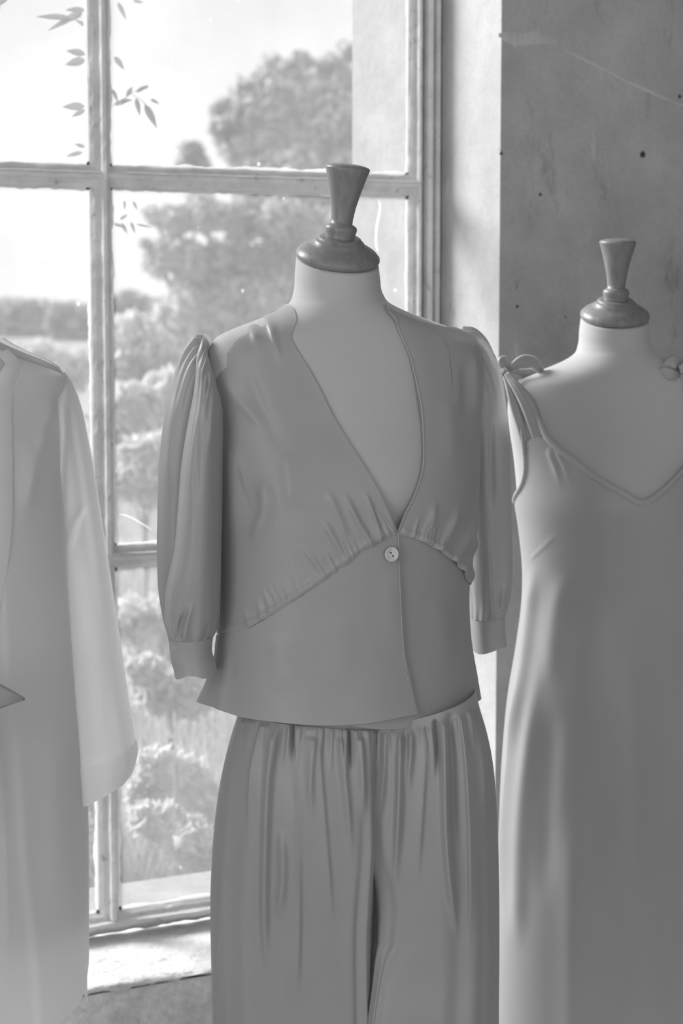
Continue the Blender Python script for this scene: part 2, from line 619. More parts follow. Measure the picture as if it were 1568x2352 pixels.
for ci, (x0, x1) in enumerate(cols_x):
    a = x0 + (HB if ci else 0)
    b = x1 - (HB if ci < 2 else 0)
    for ri, (z0, z1) in enumerate(rows_z):
        c = z0 + (HB if ri else 0)
        d = z1 - (HB if ri < 3 else 0)
        bm = bmesh.new()
        add_box(bm, (a - 0.006, 0.0, c - 0.006), (b + 0.006, 0.003, d + 0.006))
        pane = link_bm('pane', bm, M['glass'], win, smooth=False)
        s_ += 7.3
        putty_glint((a, 0, c), (b, 0, c), 0, (0, 0, 1), s_, pane)
        putty_glint((a, 0, d), (b, 0, d), 0, (0, 0, -1), s_ + 1, pane)
        putty_glint((a, 0, c), (a, 0, d), 0, (1, 0, 0), s_ + 2, pane)
        putty_glint((b, 0, c), (b, 0, d), 0, (-1, 0, 0), s_ + 3, pane)


def scratch(pts, half, name='glass_scratch'):
    c = smooth_curve(np.arange(len(pts)), np.array([at_y(x, y, -0.0008) for x, y in pts]), 40)
    t = np.gradient(c, axis=0)
    t /= np.linalg.norm(t, axis=1)[:, None]
    sd = np.cross(t, [0, -1.0, 0])
    V = []
    for i in range(40):
        f = half * math.sin(math.pi * (i + .7) / 40.7) ** .5
        V += [c[i] - sd[i] * f, c[i] + np.array([0, -.0006, 0]), c[i] + sd[i] * f]
    return link_mesh(name, V, grid_faces(40, 3), M['putty_glint'], win)


scratch([(869, 456), (872, 480), (864, 525), (863, 560), (868, 578)], .0022)
scratch([(349, 298), (354, 322), (353, 345), (345, 374)], .0010)
scratch([(374, 378), (390, 358), (416, 340)], .0010)
scratch([(262, 1178), (300, 1188), (350, 1218)], .0010)
scratch([(272, 120), (298, 148), (318, 180)], .0006)

# ------------------------------------------------------------------ bodies: lofted sections round an upright axis
# z, half width, front depth, back depth, sideways shift, forward shift   (z for a form with its neck plate at 1.512)
FORM = np.array([
    [1.516, .0565, .0565, .0565, .000, .000],
    [1.495, .0590, .0580, .0580, .000, .000],
    [1.470, .0625, .0610, .0590, .001, .000],
    [1.456, .0710, .0650, .0610, .003, .000],
    [1.446, .0900, .0690, .0660, .006, .000],
    [1.434, .1220, .0740, .0730, .008, .000],
    [1.423, .1540, .0780, .0780, .009, .000],
    [1.412, .1790, .0810, .0810, .009, .000],
    [1.396, .1920, .0850, .0850, .009, .000],
    [1.370, .1960, .0900, .0900, .009, .000],
    [1.330, .1920, .0980, .0930, .009, .000],
    [1.290, .1850, .1090, .0950, .009, .000],
    [1.250, .1800, .1240, .0950, .009, .000],
    [1.210, .1760, .1330, .0940, .009, .000],
    [1.160, .1660, .1240, .0910, .008, .000],
    [1.100, .1480, .1060, .0870, .007, .000],
    [1.050, .1400, .0980, .0850, .007, .000],
    [1.000, .1460, .1000, .0880, .010, .000],
    [0.920, .1500, .1080, .1020, .016, .000],
    [0.850, .1600, .1100, .1120, .020, .000],
    [0.780, .1650, .1080, .1120, .020, .000],
    [0.700, .1620, .1030, .1070, .020, .000],
    [0.490, .1600, .0980, .0980, .020, .000]])


class Surf:
    """closed loft: P(theta, z) = axis + (cx + (a+off) cos) e1 + (cy + (b+off) sin) n"""

    def __init__(self, table, axis, facing, dz=0.0):
        t = table[np.argsort(table[:, 0])].copy()
        t[:, 0] += dz
        self.z0, self.z1 = t[0, 0], t[-1, 0]
        self.zz = np.linspace(self.z0, self.z1, 3000)
        self.tab = smooth_curve(t[:, 0], t[:, 1:], 3000)
        self.axis = np.array([axis[0], axis[1], 0.0])
        c, s = math.cos(facing), math.sin(facing)
        self.n = -CF * c + CR * s
        self.e1 = CR * c + CF * s

    def prm(self, z):
        return [np.interp(z, self.zz, self.tab[:, k]) for k in range(5)]

    def P(self, th, z, off=0.0):
        th, z = np.asarray(th, float), np.asarray(z, float)
        a, bf, bb, cx, cy = self.prm(z)
        s = np.sin(th)
        b = np.where(s >= 0, bf, bb)
        x = cx + (a + off) * np.cos(th)
        y = cy + (b + off) * s
        return self.axis + x[..., None] * self.e1 + y[..., None] * self.n + z[..., None] * ZUP

    def hit(self, px, py, off=0.0):
        d = ray(px, py)
        d = d / float(d @ CF)
        D0 = float((self.axis - CAM) @ CF)
        ts = np.linspace(D0 - 0.32, D0 + 0.12, 900)
        q = CAM + ts[:, None] * d
        z = q[:, 2]
        a, bf, bb, cx, cy = self.prm(z)
        r = q - self.axis
        x = r @ self.e1 - cx
        y = r @ self.n - cy
        b = np.where(y >= 0, bf, bb)
        f = (x / (a + off)) ** 2 + (y / (b + off)) ** 2 - 1
        ins = np.nonzero(f <= 0)[0]
        k = ins[0] if len(ins) else int(np.argmin(f))
        th = math.atan2(y[k] / (b[k] + off), x[k] / (a[k] + off))
        if th < -math.pi / 2:
            th += 2 * math.pi
        return np.array([th, z[k]])


# ------------------------------------------------------------------ folds drawn as strokes (frame pixels), raised as real relief
def stroke_disp(P, strokes):
    X, Y = project(P)
    out = np.zeros(len(X))
    for st in strokes:
        pts = np.array(st['p'], float)
        w = st['w']
        reach = w * (5 if st.get('k') == 'step' else 3.2)
        sel = np.nonzero((X > pts[:, 0].min() - reach) & (X < pts[:, 0].max() + reach)
                         & (Y > pts[:, 1].min() - reach) & (Y < pts[:, 1].max() + reach))[0]
        if not len(sel):
            continue
        if len(pts) > 2:
            pts = smooth_curve(np.arange(len(pts)), pts, len(pts) * 5)
        seg = np.diff(pts, axis=0)
        L = np.linalg.norm(seg, axis=1)
        cum = np.concatenate([[0], np.cumsum(L)])
        x, y = X[sel], Y[sel]
        best = np.full(len(sel), 1e9)
        sg = np.zeros(len(sel))
        al = np.zeros(len(sel))
        for i in range(len(seg)):
            rx, ry = x - pts[i, 0], y - pts[i, 1]
            t = np.clip((rx * seg[i, 0] + ry * seg[i, 1]) / (L[i] ** 2 + 1e-9), 0, 1)
            dx, dy = rx - t * seg[i, 0], ry - t * seg[i, 1]
            d = np.hypot(dx, dy)
            m = d < best
            best[m] = d[m]
            cr = -(seg[i, 0] * ry - seg[i, 1] * rx)      # >0 on the picture-right side of a downward stroke
            sg[m] = np.sign(cr)[m]
            al[m] = ((cum[i] + t * L[i]) / cum[-1])[m]
        f0, f1 = st.get('f', (0.25, 0.35))
        tap = np.ones(len(sel))
        if f0 > 0:
            tap *= np.clip(al / f0, 0, 1) ** 1.0
        if f1 > 0:
            tap *= np.clip((1 - al) / f1, 0, 1) ** 1.0
        tap = tap * tap * (3 - 2 * tap)
        # beyond the two ends fade out too
        k = st.get('k', 'ridge')
        if k == 'ridge':
            prof = np.exp(-(best / w) ** 2)
        else:
            dd = best * sg * st.get('s', 1)
            e = st.get('e', 3.0)
            prof = 1 / (1 + np.exp(-np.clip(dd / e * 2.5, -40, 40))) * np.exp(-np.clip(dd, 0, None) / w)
        out[sel] += st['h'] * prof * tap
    return out


def ridge(p, w, h, f=(.25, .35)):
    return dict(p=p, w=w, h=h, f=f)


def step(p, w, h, s=1, f=(.15, .2), e=3.0):
    return dict(p=p, w=w, h=h, s=s, f=f, k='step', e=e)


def patch(name, S, columns, nc, nr, off, mat, parent, strokes=(), thick=0.0, offv=None, wob=None):
    """cloth panel on surface S; every column is a list of control points (pixel pairs or ('t', theta_deg, z))"""
    K = max(len(c) for c in columns)
    cc = []
    for c in columns:
        q = []
        for p in c:
            q.append(np.array([math.radians(p[1]), p[2]]) if p[0] == 't' else S.hit(p[0], p[1], off))
        if len(q) == 2 and K == 3:
            q = [q[0], (q[0] + q[1]) / 2, q[1]]
        cc.append(q)
    cc = np.array(cc)                                   # ncols, K, 2
    u = np.concatenate([[0], np.cumsum(np.linalg.norm(np.diff(cc[:, -1] * [0.18, 1], axis=0), axis=1)
                                       + np.linalg.norm(np.diff(cc[:, 0] * [0.18, 1], axis=0), axis=1) + 1e-4)])
    C = np.stack([smooth_curve(u, cc[:, k], nc) for k in range(K)], 1)      # nc, K, 2
    v = np.linspace(0, 1, nr)[:, None, None]
    if K == 2:
        G = C[None, :, 0] * (1 - v) + C[None, :, 1] * v
    else:
        G = (C[None, :, 0] * (2 * (v - .5) * (v - 1)) + C[None, :, 1] * (4 * v * (1 - v)) + C[None, :, 2] * (2 * v * (v - .5)))
    th, z = G[..., 0].ravel(), G[..., 1].ravel()
    o = np.full(th.shape, off, float)
    vv = np.repeat(np.linspace(0, 1, nr), nc)
    uu = np.tile(np.linspace(0, 1, nc), nr)
    if offv is not None:
        o = o + offv(uu, vv)
    P = S.P(th, z, o)
    if len(strokes):
        dsp = stroke_disp(P, strokes)
        facing = np.clip(((np.cos(th)[:, None] * S.e1 + np.sin(th)[:, None] * S.n) @ (-CF) + 0.35) / 0.3, 0, 1)
        o = o + dsp * facing
        P = S.P(th, z, o)
    if wob is not None:
        P = P + wob(P, uu, vv)
    # orient faces outwards
    F = grid_faces(nr, nc)
    a, b, d = P[F[nc // 2][0]], P[F[nc // 2][1]], P[F[nc // 2][3]]
    tm = th[F[nc // 2][0]]
    outw = math.cos(tm) * S.e1 + math.sin(tm) * S.n
    if np.cross(b - a, d - a) @ outw < 0:
        F = F[:, ::-1]
    ob = link_mesh(name, P, F, mat, parent)
    solidify(ob, thick)
    return ob


def tube(name, rings, nr, npsi, mat, parent, strokes=(), fold=None, thick=0.0, power=2.3, hem=None, z_extra=None, power_in=None):
    """cloth tube; ring = (outer px, outer py, inner px, inner py, depth of the middle, half depth)"""
    A = np.array([at_depth(r[0], r[1], r[4]) for r in rings])
    B = np.array([at_depth(r[2], r[3], r[4]) for r in rings])
    hd = np.array([r[5] for r in rings])
    mid = (A + B) / 2
    half = (B - A) / 2
    if z_extra is not None:                              # extend straight down to this height
        mid = np.vstack([mid, [mid[-1, 0], mid[-1, 1], z_extra]])
        half = np.vstack([half, [half[-1, 0], half[-1, 1], 0]])
        hd = np.append(hd, hd[-1])
    u = np.concatenate([[0], np.cumsum(np.linalg.norm(np.diff(mid, axis=0), axis=1)
                                       + np.linalg.norm(np.diff(half, axis=0), axis=1))])
    Mi = smooth_curve(u, mid, nr)
    Ha = smooth_curve(u, half, nr)
    Hd = smooth_curve(u, hd[:, None], nr)[:, 0]
    tt = np.linspace(0, 1, nr)
    pin = (power_in(tt) if power_in else np.full(nr, power))[:, None]
    # points spaced evenly along the section, denser on the side that faces the room
    pf = np.linspace(0, 2 * math.pi, 4001)
    pwf = np.where(np.cos(pf) > 0, pin.mean(), power)
    cf_ = np.sign(np.cos(pf)) * np.abs(np.cos(pf)) ** (2 / pwf)
    sf_ = np.sign(np.sin(pf)) * np.abs(np.sin(pf)) ** (2 / pwf)
    ds = np.hypot(np.diff(cf_) * np.linalg.norm(half, axis=1).mean(), np.diff(sf_) * hd.mean())
    ds *= np.where(sf_[:-1] + sf_[1:] > 0, 2.2, 1.0)
    arc = np.concatenate([[0], np.cumsum(ds)])
    psi = np.interp(np.linspace(0, arc[-1], npsi, endpoint=False), arc, pf)
    pw = np.where(np.cos(psi)[None, :] > 0, pin, power)
    c = np.sign(np.cos(psi)) * np.abs(np.cos(psi)) ** (2 / pw)
    s = np.sign(np.sin(psi)) * np.abs(np.sin(psi)) ** (2 / pw)
    mul = np.ones((nr, npsi))
    if fold is not None:
        mul = mul + fold(tt[:, None], psi[None, :])
    P = (Mi[:, None] + Ha[:, None] * (c * mul)[..., None] - CF * (Hd[:, None] * s * mul)[..., None]).reshape(-1, 3)
    if hem is not None:
        P = P + hem(np.repeat(tt, npsi), np.tile(psi, nr))[:, None] * ZUP
    if len(strokes):
        wgt = np.clip(s.ravel() / 0.35, 0, 1)
        dsp = stroke_disp(P, strokes) * wgt
        nrm = c.ravel()[:, None] * np.repeat(Ha / np.linalg.norm(Ha, axis=1)[:, None], npsi, 0) * 0.35 - s.ravel()[:, None] * CF
        P = P + dsp[:, None] * nrm
    F = grid_faces(nr, npsi, close_c=True)
    a, b, d = P[F[npsi // 4][0]], P[F[npsi // 4][1]], P[F[npsi // 4][3]]
    if np.cross(b - a, d - a) @ (-CF) < 0:
        F = F[:, ::-1]
    ob = link_mesh(name, P, F, mat, parent)
    solidify(ob, thick)
    return ob


# ------------------------------------------------------------------ dress forms
CAPPROF = [(0.0, -.004), (.052, -.003), (.0568, 0), (.0582, .004), (.0575, .009), (.0520, .0155), (.0430, .0215),
           (.0350, .0255), (.0342, .0290), (.0320, .0310), (.0305, .0312), (.0295, .0345), (.0270, .0362), (.0200, .0366),
           (.0, .0367)]
HANDPROF = [(0.0, .0300), (.0205, .0300), (.0205, .0360), (.0203, .0400), (.0215, .0440), (.0222, .0490), (.0212, .0530), (.0180, .0555),
            (.0150, .0570), (.0150, .0640), (.0170, .0820), (.0215, .1050), (.0262, .1250), (.0298, .1385), (.0306, .1412),
            (.0302, .1440), (.0280, .1458), (.0200, .1482), (.0100, .1492), (.0, .1494)]


def lathe(name, prof, mat, parent, Mx, n=72):
    pr = np.array(prof)
    V, F = [], []
    for r, h in pr:
        for a in np.linspace(0, 2 * math.pi, n, endpoint=False):
            V.append(Mx @ Vector((r * math.cos(a), r * math.sin(a), h)))
    F = grid_faces(len(pr), n, close_c=True)
    return link_mesh(name, V, F, mat, parent)


def dress_form(label, group, axis, facing, dz, tilt_fwd, tilt_side, bottom, hscale=1.0, pole_shift=(0, 0), slim=1.0):
    S = Surf(FORM * np.array([1, slim, 1, 1, 1, 1]), axis, facing, dz)
    root = thing('dress_form', label, 'mannequin', (axis[0], axis[1], 0.0), group)
    zt = 1.513 + dz
    crotch = 0.70 + dz
    zs = np.concatenate([np.linspace(crotch, 1.40 + dz, 90), np.linspace(1.403 + dz, zt, 40)])
    th = np.linspace(0, 2 * math.pi, 128, endpoint=False)
    TH, Zg = np.meshgrid(th, zs)
    P = S.P(TH.ravel(), Zg.ravel())
    # the neck is cut on a slant that follows the tilt of the wooden plate
    wgt = np.clip((P[:, 2] - (1.455 + dz)) / 0.058, 0, 1)
    r = P - S.axis
    cx = S.prm(P[:, 2])[3]
    P[:, 2] -= wgt * (math.tan(tilt_fwd) * (r @ -CF) + math.tan(tilt_side) * (r @ CR - cx))
    F = grid_faces(len(zs), 128, close_c=True).tolist()
    F.append(list(range(128))[::-1])
    F.append(list(range((len(zs) - 1) * 128, len(zs) * 128)))
    link_mesh('torso', P, F, M['jersey'], root)
    a_, bf_, bb_, cx_, cy_ = [float(v) for v in S.prm(crotch)]
    for sg in (-1, 1):
        V = []
        low = bottom + (0.03 if sg > 0 else 0.0)
        zz = np.linspace(low, crotch + 0.02, 24)
        for zq in zz:
            k = 0.90 + 0.10 * (zq - low) / (crotch + 0.02 - low)
            for a in np.linspace(0, 2 * math.pi, 48, endpoint=False):
                V.append(S.axis + S.e1 * (cx_ + sg * a_ * .505 + a_ * .47 * k * math.cos(a)) + S.n * (.90 * bf_ * k * math.sin(a)) + ZUP * zq)
        Fl = grid_faces(24, 48, close_c=True).tolist()
        Fl.append(list(range(48))[::-1])
        Fl.append(list(range(23 * 48, 24 * 48)))
        link_mesh('thigh', V, Fl, M['jersey'], root)
    c0 = S.axis + S.e1 * float(S.prm(zt)[3]) + ZUP * (zt + 0.003)
    up = (ZUP - CF * math.tan(tilt_fwd) + CR * math.tan(tilt_side))
    up /= np.linalg.norm(up)
    xa = CR - up * (CR @ up)
    xa /= np.linalg.norm(xa)
    ya = np.cross(up, xa)
    Mx = Matrix(((xa[0], ya[0], up[0] * hscale, c0[0]), (xa[1], ya[1], up[1] * hscale, c0[1]),
                 (xa[2], ya[2], up[2] * hscale, c0[2]), (0, 0, 0, 1)))
    lathe('neck_cap', CAPPROF, M['wood'], root, Mx)
    tf = tilt_fwd * 0.3
    up2 = (ZUP - CF * math.tan(tf) + CR * math.tan(tilt_side))
    up2 /= np.linalg.norm(up2)
    xb = CR - up2 * (CR @ up2)
    xb /= np.linalg.norm(xb)
    yb = np.cross(up2, xb)
    k0 = .036 * hscale
    c1 = c0 + up * k0 - up2 * k0
    My = Matrix(((xb[0], yb[0], up2[0] * hscale, c1[0]), (xb[1], yb[1], up2[1] * hscale, c1[1]),
                 (xb[2], yb[2], up2[2] * hscale, c1[2]), (0, 0, 0, 1)))
    lathe('handle', HANDPROF, M['wood'], root, My)
    pc = Vector((axis[0] + pole_shift[0], axis[1] + pole_shift[1], 0))
    lathe('pole', [(0, .02), (.014, .02), (.014, bottom + .01), (0, bottom + .01)], M['metal'], root, Matrix.Translation(pc), 24)
    lathe('base', [(0, 0), (.17, 0), (.172, .006), (.165, .014), (.06, .024), (.03, .035), (.018, .06), (0, .06)], M['metal'],
          root, Matrix.Translation(pc), 48)
    return S


GRP = 'dress forms with turned wooden neck caps'
AX1 = at_depth(775, 1176, 2.80)[:2]
AX2 = at_depth(1405, 1176, 3.39)[:2]
AX3 = at_depth(-100, 1176, 3.00)[:2]
FA1, FA2, FA3 = math.radians(20), math.radians(16), math.radians(6)
back = CF[:2] * 0.05
dress_form('white dress form wearing the grey blouse and gathered trousers', GRP, AX1, FA1, 0.0,
           math.radians(17), math.radians(6.5), 0.492, 0.885, (-CR[:2] * 0.085 + back).tolist())
dress_form('white dress form wearing the pale satin slip dress', GRP, AX2, FA2, -0.085,
           math.radians(16), math.radians(0.5), 0.45, 0.89)
dress_form('white dress form inside the sheer white robe', GRP, AX3, FA3, -0.052,
           math.radians(16), math.radians(2), 0.47, 0.89, slim=.80)

# ------------------------------------------------------------------ grey blouse on the first form
BL = np.array([
    [1.460, .0660, .0620, .0600, .003, 0],
    [1.446, .0880, .0690, .0670, .006, 0],
    [1.434, .1230, .0750, .0740, .014, 0],
    [1.423, .1550, .0790, .0790, .016, 0],
    [1.412, .1800, .0820, .0820, .016, 0],
    [1.396, .1930, .0870, .0860, .016, 0],
    [1.370, .1975, .0920, .0920, .016, 0],
    [1.330, .1960, .1010, .0960, .016, 0],
    [1.290, .1930, .1120, .0990, .016, 0],
    [1.250, .1905, .1270, .1010, .016, 0],
    [1.210, .1880, .1370, .1020, .016, 0],
    [1.160, .1855, .1385, .1020, .016, 0],
    [1.100, .1810, .1340, .1020, .014, 0],
    [1.040, .1800, .1300, .1040, .012, 0],
    [0.980, .1840, .1290, .1100, .012, 0],
    [0.920, .1930, .1320, .1200, .014, 0],
    [0.860, .2010, .1360, .1280, .016, 0],
    [0.800, .2050, .1380, .1320, .016, 0]])
SB = Surf(BL, AX1, FA1)
blouse = thing('wrap_blouse', 'grey silk wrap blouse with gathered bust, puffed sleeves and one button', 'blouse',
               (AX1[0], AX1[1], 0.88))

seamL = [(497, 1456), (530, 1453), (575, 1441), (625, 1412), (680, 1376), (740, 1336), (800, 1290), (850, 1253), (882, 1236), (913, 1225)]
seamR = [(917, 1228), (940, 1233), (965, 1243), (990, 1256), (1015, 1273), (1038, 1291), (1058, 1312), (1075, 1336)]
rg = random.Random(3)


def gathers(seam, lean, n, hmin, hmax, lmin, lmax, w=(3.5, 6.0)):
    out = []
    s = np.array(seam, float)
    c = smooth_curve(np.arange(len(s)), s, 200)
    for i in range(n):
        k = int((i + rg.uniform(.15, .85)) / n * 199)
        L = rg.uniform(lmin, lmax)
        lx, ly = lean(c[k]) if callable(lean) else lean
        lx += rg.uniform(-.12, .12)
        out.append(ridge([tuple(c[k] + (lx * L, ly * L)), tuple(c[k] + (lx * L * .45, ly * L * .5)), tuple(c[k])],
                         rg.uniform(*w), rg.uniform(hmin, hmax), (.85, 0.0)))
    return out


foldsA = [
    ridge([(603, 1090), (612, 1163), (596, 1215), (578, 1265)], 17, .0060),
    ridge([(655, 1030), (668, 1120), (660, 1180)], 20, .003),
    ridge([(786, 1125), (815, 1185), (838, 1228), (852, 1251)], 8, .0050, (.4, 0)),
    ridge([(835, 1120), (852, 1168), (864, 1205), (872, 1240)], 6, .0045, (.4, 0)),
    ridge([(735, 1180), (765, 1235), (796, 1290)], 9, .0045, (.4, 0)),
    ridge([(750, 1120), (782, 1200), (800, 1250)], 10, .0035),
    ridge([(690, 1245), (715, 1280), (748, 1322)], 7, .0035, (.5, 0)),
    ridge([(725, 1260), (745, 1290), (757, 1312)], 5, .003, (.5, 0)),
    ridge([(612, 716), (622, 745), (636, 800), (650, 850)], 7, .0050, (.1, .6)),
    ridge([(580, 742), (588, 775), (592, 815)], 9, .0035, (.1, .6)),
    ridge([(500, 850), (540, 910), (590, 960), (640, 1000)], 14, .0028),
    ridge([(530, 1000), (540, 1120), (535, 1250)], 22, .0035),
    dict(p=[(560, 830), (600, 940), (650, 1040)], w=16, h=-.0025),
    ridge([(x - 4, y - 8) for x, y in seamL], 7, .0030, (.05, .05)),
] + gathers(seamL[2:], (-.42, -.9), 34, .0010, .0026, 35, 85)
foldsB = [
    ridge([(1060, 1155), (1040, 1200), (1015, 1245), (1000, 1266)], 8, .0055, (.4, 0)),
    ridge([(1108, 1160), (1085, 1215), (1060, 1255), (1038, 1292)], 9, .0060, (.4, 0)),
    ridge([(1112, 1205), (1092, 1250), (1070, 1285), (1057, 1312)], 7, .0055, (.4, 0)),
    ridge([(1114, 1240), (1098, 1290), (1080, 1330)], 6, .0045, (.4, 0)),
    ridge([(1000, 1140), (990, 1200), (972, 1246)], 9, .0040, (.4, 0)),
    ridge([(1020, 900), (1035, 1000), (1030, 1090)], 20, .0035),
    ridge([(1085, 800), (1092, 870), (1100, 960)], 9, .0040),
    dict(p=[(1065, 830), (1072, 900), (1070, 980)], w=12, h=-.0035),
    ridge([(x + 3, y - 8) for x, y in seamR], 7, .0026, (.05, .1)),
] + gathers(seamR[1:-2], (.35, -.93), 18, .0012, .0028, 30, 75, (3.0, 5.0))

bod_l = patch('bodice_panel', SB, [
    [('t', 230, z_of(1458, 2.8)), ('t', 220, 1.400)],
    [(497, 1456), (472, 777)],
    [(530, 1453), (498, 771)],
    [(575, 1441), (535, 762)],
    [(625, 1412), (580, 744)],
    [(680, 1376), (615, 722)],
    [(740, 1336), (640, 706)],
    [(780, 1306), (672, 760)],
    [(812, 1282), (712, 852)],
    [(842, 1259), (768, 962)],
    [(866, 1245), (822, 1048)],
    [(888, 1234), (862, 1115)],
    [(905, 1228), (890, 1172)],
    [(914, 1225), (911, 1217)]], 330, 230, 0.004, M['satin'], blouse, foldsA)
bod_r = patch('bodice_panel', SB, [
    [(912, 1228), (913, 1222)],
    [(920, 1229), (930, 1180)],
    [(935, 1232), (953, 1132)],
    [(955, 1239), (971, 1060)],
    [(978, 1250), (968, 945)],
    [(1002, 1264), (946, 836)],
    [(1024, 1280), (912, 750)],
    [(1040, 1293), (887, 701)],
    [(1053, 1307), (935, 728)],
    [(1064, 1320), (1000, 746)],
    [(1076, 1338), (1060, 754)],
    [('t', -2, z_of(1352, 2.85)), (1112, 785)],
    [('t', -22, z_of(1360, 2.9)), ('t', -12, 1.395)]], 300, 230, 0.003, M['satin'], blouse, foldsB)
patch('back_panel', SB, [[('t', a, z_of(1455, 2.9)), ('t', a, 1.452)] for a in range(188, 352, 8)], 120, 90, 0.001,
      M['satin'], blouse)

foldsD = [ridge([(640, 1450), (650, 1520), (660, 1600)], 30, .0022),
          ridge([(520, 1480), (512, 1560), (505, 1630)], 12, .0030, (.3, 0)),
          ridge([(760, 1400), (775, 1500), (780, 1600)], 34, .0025),
          dict(p=[(500, 1480), (520, 1530), (540, 1570)], w=16, h=-.0035),
          ridge([(897, 1300), (900, 1400), (912, 1500)], 20, .0016)]
patch('peplum_panel', SB, [
    [('t', 236, z_of(1458, 2.8)), ('t', 236, z_of(1590, 2.8))],
    [('t', 214, z_of(1458, 2.8)), ('t', 214, z_of(1604, 2.8))],
    [(499, 1457), (497, 1545), (505, 1628)],
    [(530, 1453), (530, 1550), (545, 1645)],
    [(575, 1441), (580, 1550), (595, 1654)],
    [(640, 1402), (645, 1535), (650, 1660)],
    [(720, 1350), (722, 1510), (725, 1664)],
    [(790, 1298), (795, 1480), (800, 1662)],
    [(850, 1253), (860, 1460), (865, 1655)],
    [(885, 1235), (895, 1440), (918, 1645)],
    [(914, 1225), (921, 1440), (954, 1638)]], 200, 150, 0.0045, M['satin'], blouse, foldsD,
      offv=lambda u, v: .004 * v * np.sin(u * 9) + .003 * v + .016 * v ** 2 * np.exp(-((u - .17) / .09) ** 2))
patch('peplum_panel', SB, [
    [(860, 1238), (810, 1668)],
    [(890, 1228), (860, 1674)],
    [(916, 1219), (910, 1674)],
    [(945, 1222), (960, 1665)],
    [(985, 1240), (1010, 1650)],
    [(1030, 1268), (1055, 1630)],
    [(1074, 1320), (1084, 1460), (1098, 1611)],
    [('t', -3, z_of(1332, 2.85)), ('t', -3, z_of(1600, 2.87))],
    [('t', -20, z_of(1340, 2.9)), ('t', -20, z_of(1590, 2.9))]], 120, 120, 0.001, M['satin'], blouse,
      [ridge([(1000, 1350), (1015, 1450), (1020, 1560)], 24, .002)])
patch('back_peplum', SB, [[('t', a, z_of(1452, 2.9)), ('t', a, z_of(1598, 2.9))]
                          for a in range(226, 352, 8)], 120, 60, 0.001, M['satin'], blouse,
      offv=lambda u, v: .005 * v * np.sin(u * 26) + .004 * v)


def sleeve_fold(t, psi):
    g = np.exp(-t * 9)
    e = np.exp(-(1 - t) * 14)
    return (0.10 * g + .05 * e) * np.sin(psi * 17 + 1.3 * np.sin(psi * 3)) + 0.025 * np.sin(psi * 5 + t * 2)


slL = [
    step([(464, 789), (454, 816), (451, 862), (447, 900), (437, 944), (418, 1058), (408, 1170), (400, 1262), (387, 1312), (378, 1357), (377, 1400), (383, 1440)], 70, .0220, 1, (.04, .1), 2.0),
    ridge([(470, 775), (445, 799), (421, 835), (414, 870)], 6, .0060, (.1, .6)),
    ridge([(488, 799), (470, 826), (462, 845), (455, 880)], 5, .0050, (.1, .5)),
    ridge([(497, 830), (486, 850), (480, 885)], 5, .0045, (.1, .5)),
    dict(p=[(490, 822), (480, 856), (475, 890), (466, 935)], w=4, h=-.0055),
    dict(p=[(497, 855), (494, 885), (493, 910)], w=3.5, h=-.0040),
    ridge([(500, 880), (490, 960), (480, 1050)], 10, .0030),
    dict(p=[(460, 950), (452, 1060), (450, 1180)], w=9, h=-.0030),
    dict(p=[(436, 1390), (416, 1430), (409, 1464)], w=6, h=-.0065, f=(.5, 0)),
    ridge([(446, 1370), (430, 1430), (424, 1464)], 7, .0040, (.5, 0)),
    dict(p=[(486, 1425), (478, 1445), (476, 1462)], w=6, h=-.0040, f=(.5, 0)),
]
slB = [ridge([(455, 774), (430, 800), (412, 835), (404, 872)], 6, .0060, (.1, .6)),
       ridge([(405, 900), (390, 1000), (384, 1120)], 10, .0035)]
tube('sleeve', [
    (472, 773, 514, 925, 2.745, .052),
    (466, 786, 515, 938, 2.738, .058),
    (455, 812, 515, 952, 2.732, .063),
    (451, 858, 514, 970, 2.727, .066),
    (446, 902, 513, 1000, 2.722, .067),
    (437, 948, 512, 1030, 2.720, .067),
    (419, 1055, 511, 1090, 2.717, .066),
    (409, 1170, 509, 1188, 2.714, .065),
    (400, 1262, 507, 1272, 2.712, .063),
    (386, 1325, 506, 1328, 2.710, .061),
    (379, 1372, 505, 1370, 2.710, .058),
    (380, 1425, 502, 1420, 2.710, .053),
    (385, 1455, 495, 1450, 2.710, .047),
    (388, 1467, 489, 1461, 2.710, .043)], 260, 240, M['satin'], blouse, slL[1:], lambda t, p: .6 * sleeve_fold(t, p))
tube('sleeve_fullness', [
    (468, 772, 490, 900, 2.765, .044),
    (450, 771, 488, 915, 2.765, .048),
    (432, 790, 486, 930, 2.765, .052),
    (412, 830, 484, 950, 2.765, .054),
    (395, 885, 480, 985, 2.765, .055),
    (378, 960, 476, 1030, 2.762, .055),
    (367, 1050, 470, 1090, 2.760, .054),
    (362, 1180, 465, 1195, 2.757, .052),
    (361, 1290, 460, 1292, 2.752, .050),
    (366, 1370, 455, 1368, 2.745, .046),
    (376, 1425, 450, 1420, 2.738, .040),
    (386, 1460, 440, 1456, 2.730, .032)], 200, 160, M['satin'], blouse, slB, lambda t, p: .5 * sleeve_fold(t, p))
tube('cuff', [
    (387, 1465, 490, 1460, 2.710, .0440),
    (390, 1485, 487, 1478, 2.710, .0430),
    (393, 1510, 487, 1500, 2.710, .0430),
    (398, 1530, 493, 1522, 2.710, .0440),
    (401, 1545, 497, 1543, 2.710, .0450)], 40, 140, M['satin'], blouse,
     [ridge([(400, 1480), (398, 1510), (402, 1540)], 8, .003)],
     hem=lambda t, p: t ** 3 * (.0030 * np.cos(4 * p - .5) + .001 * np.cos(p)))
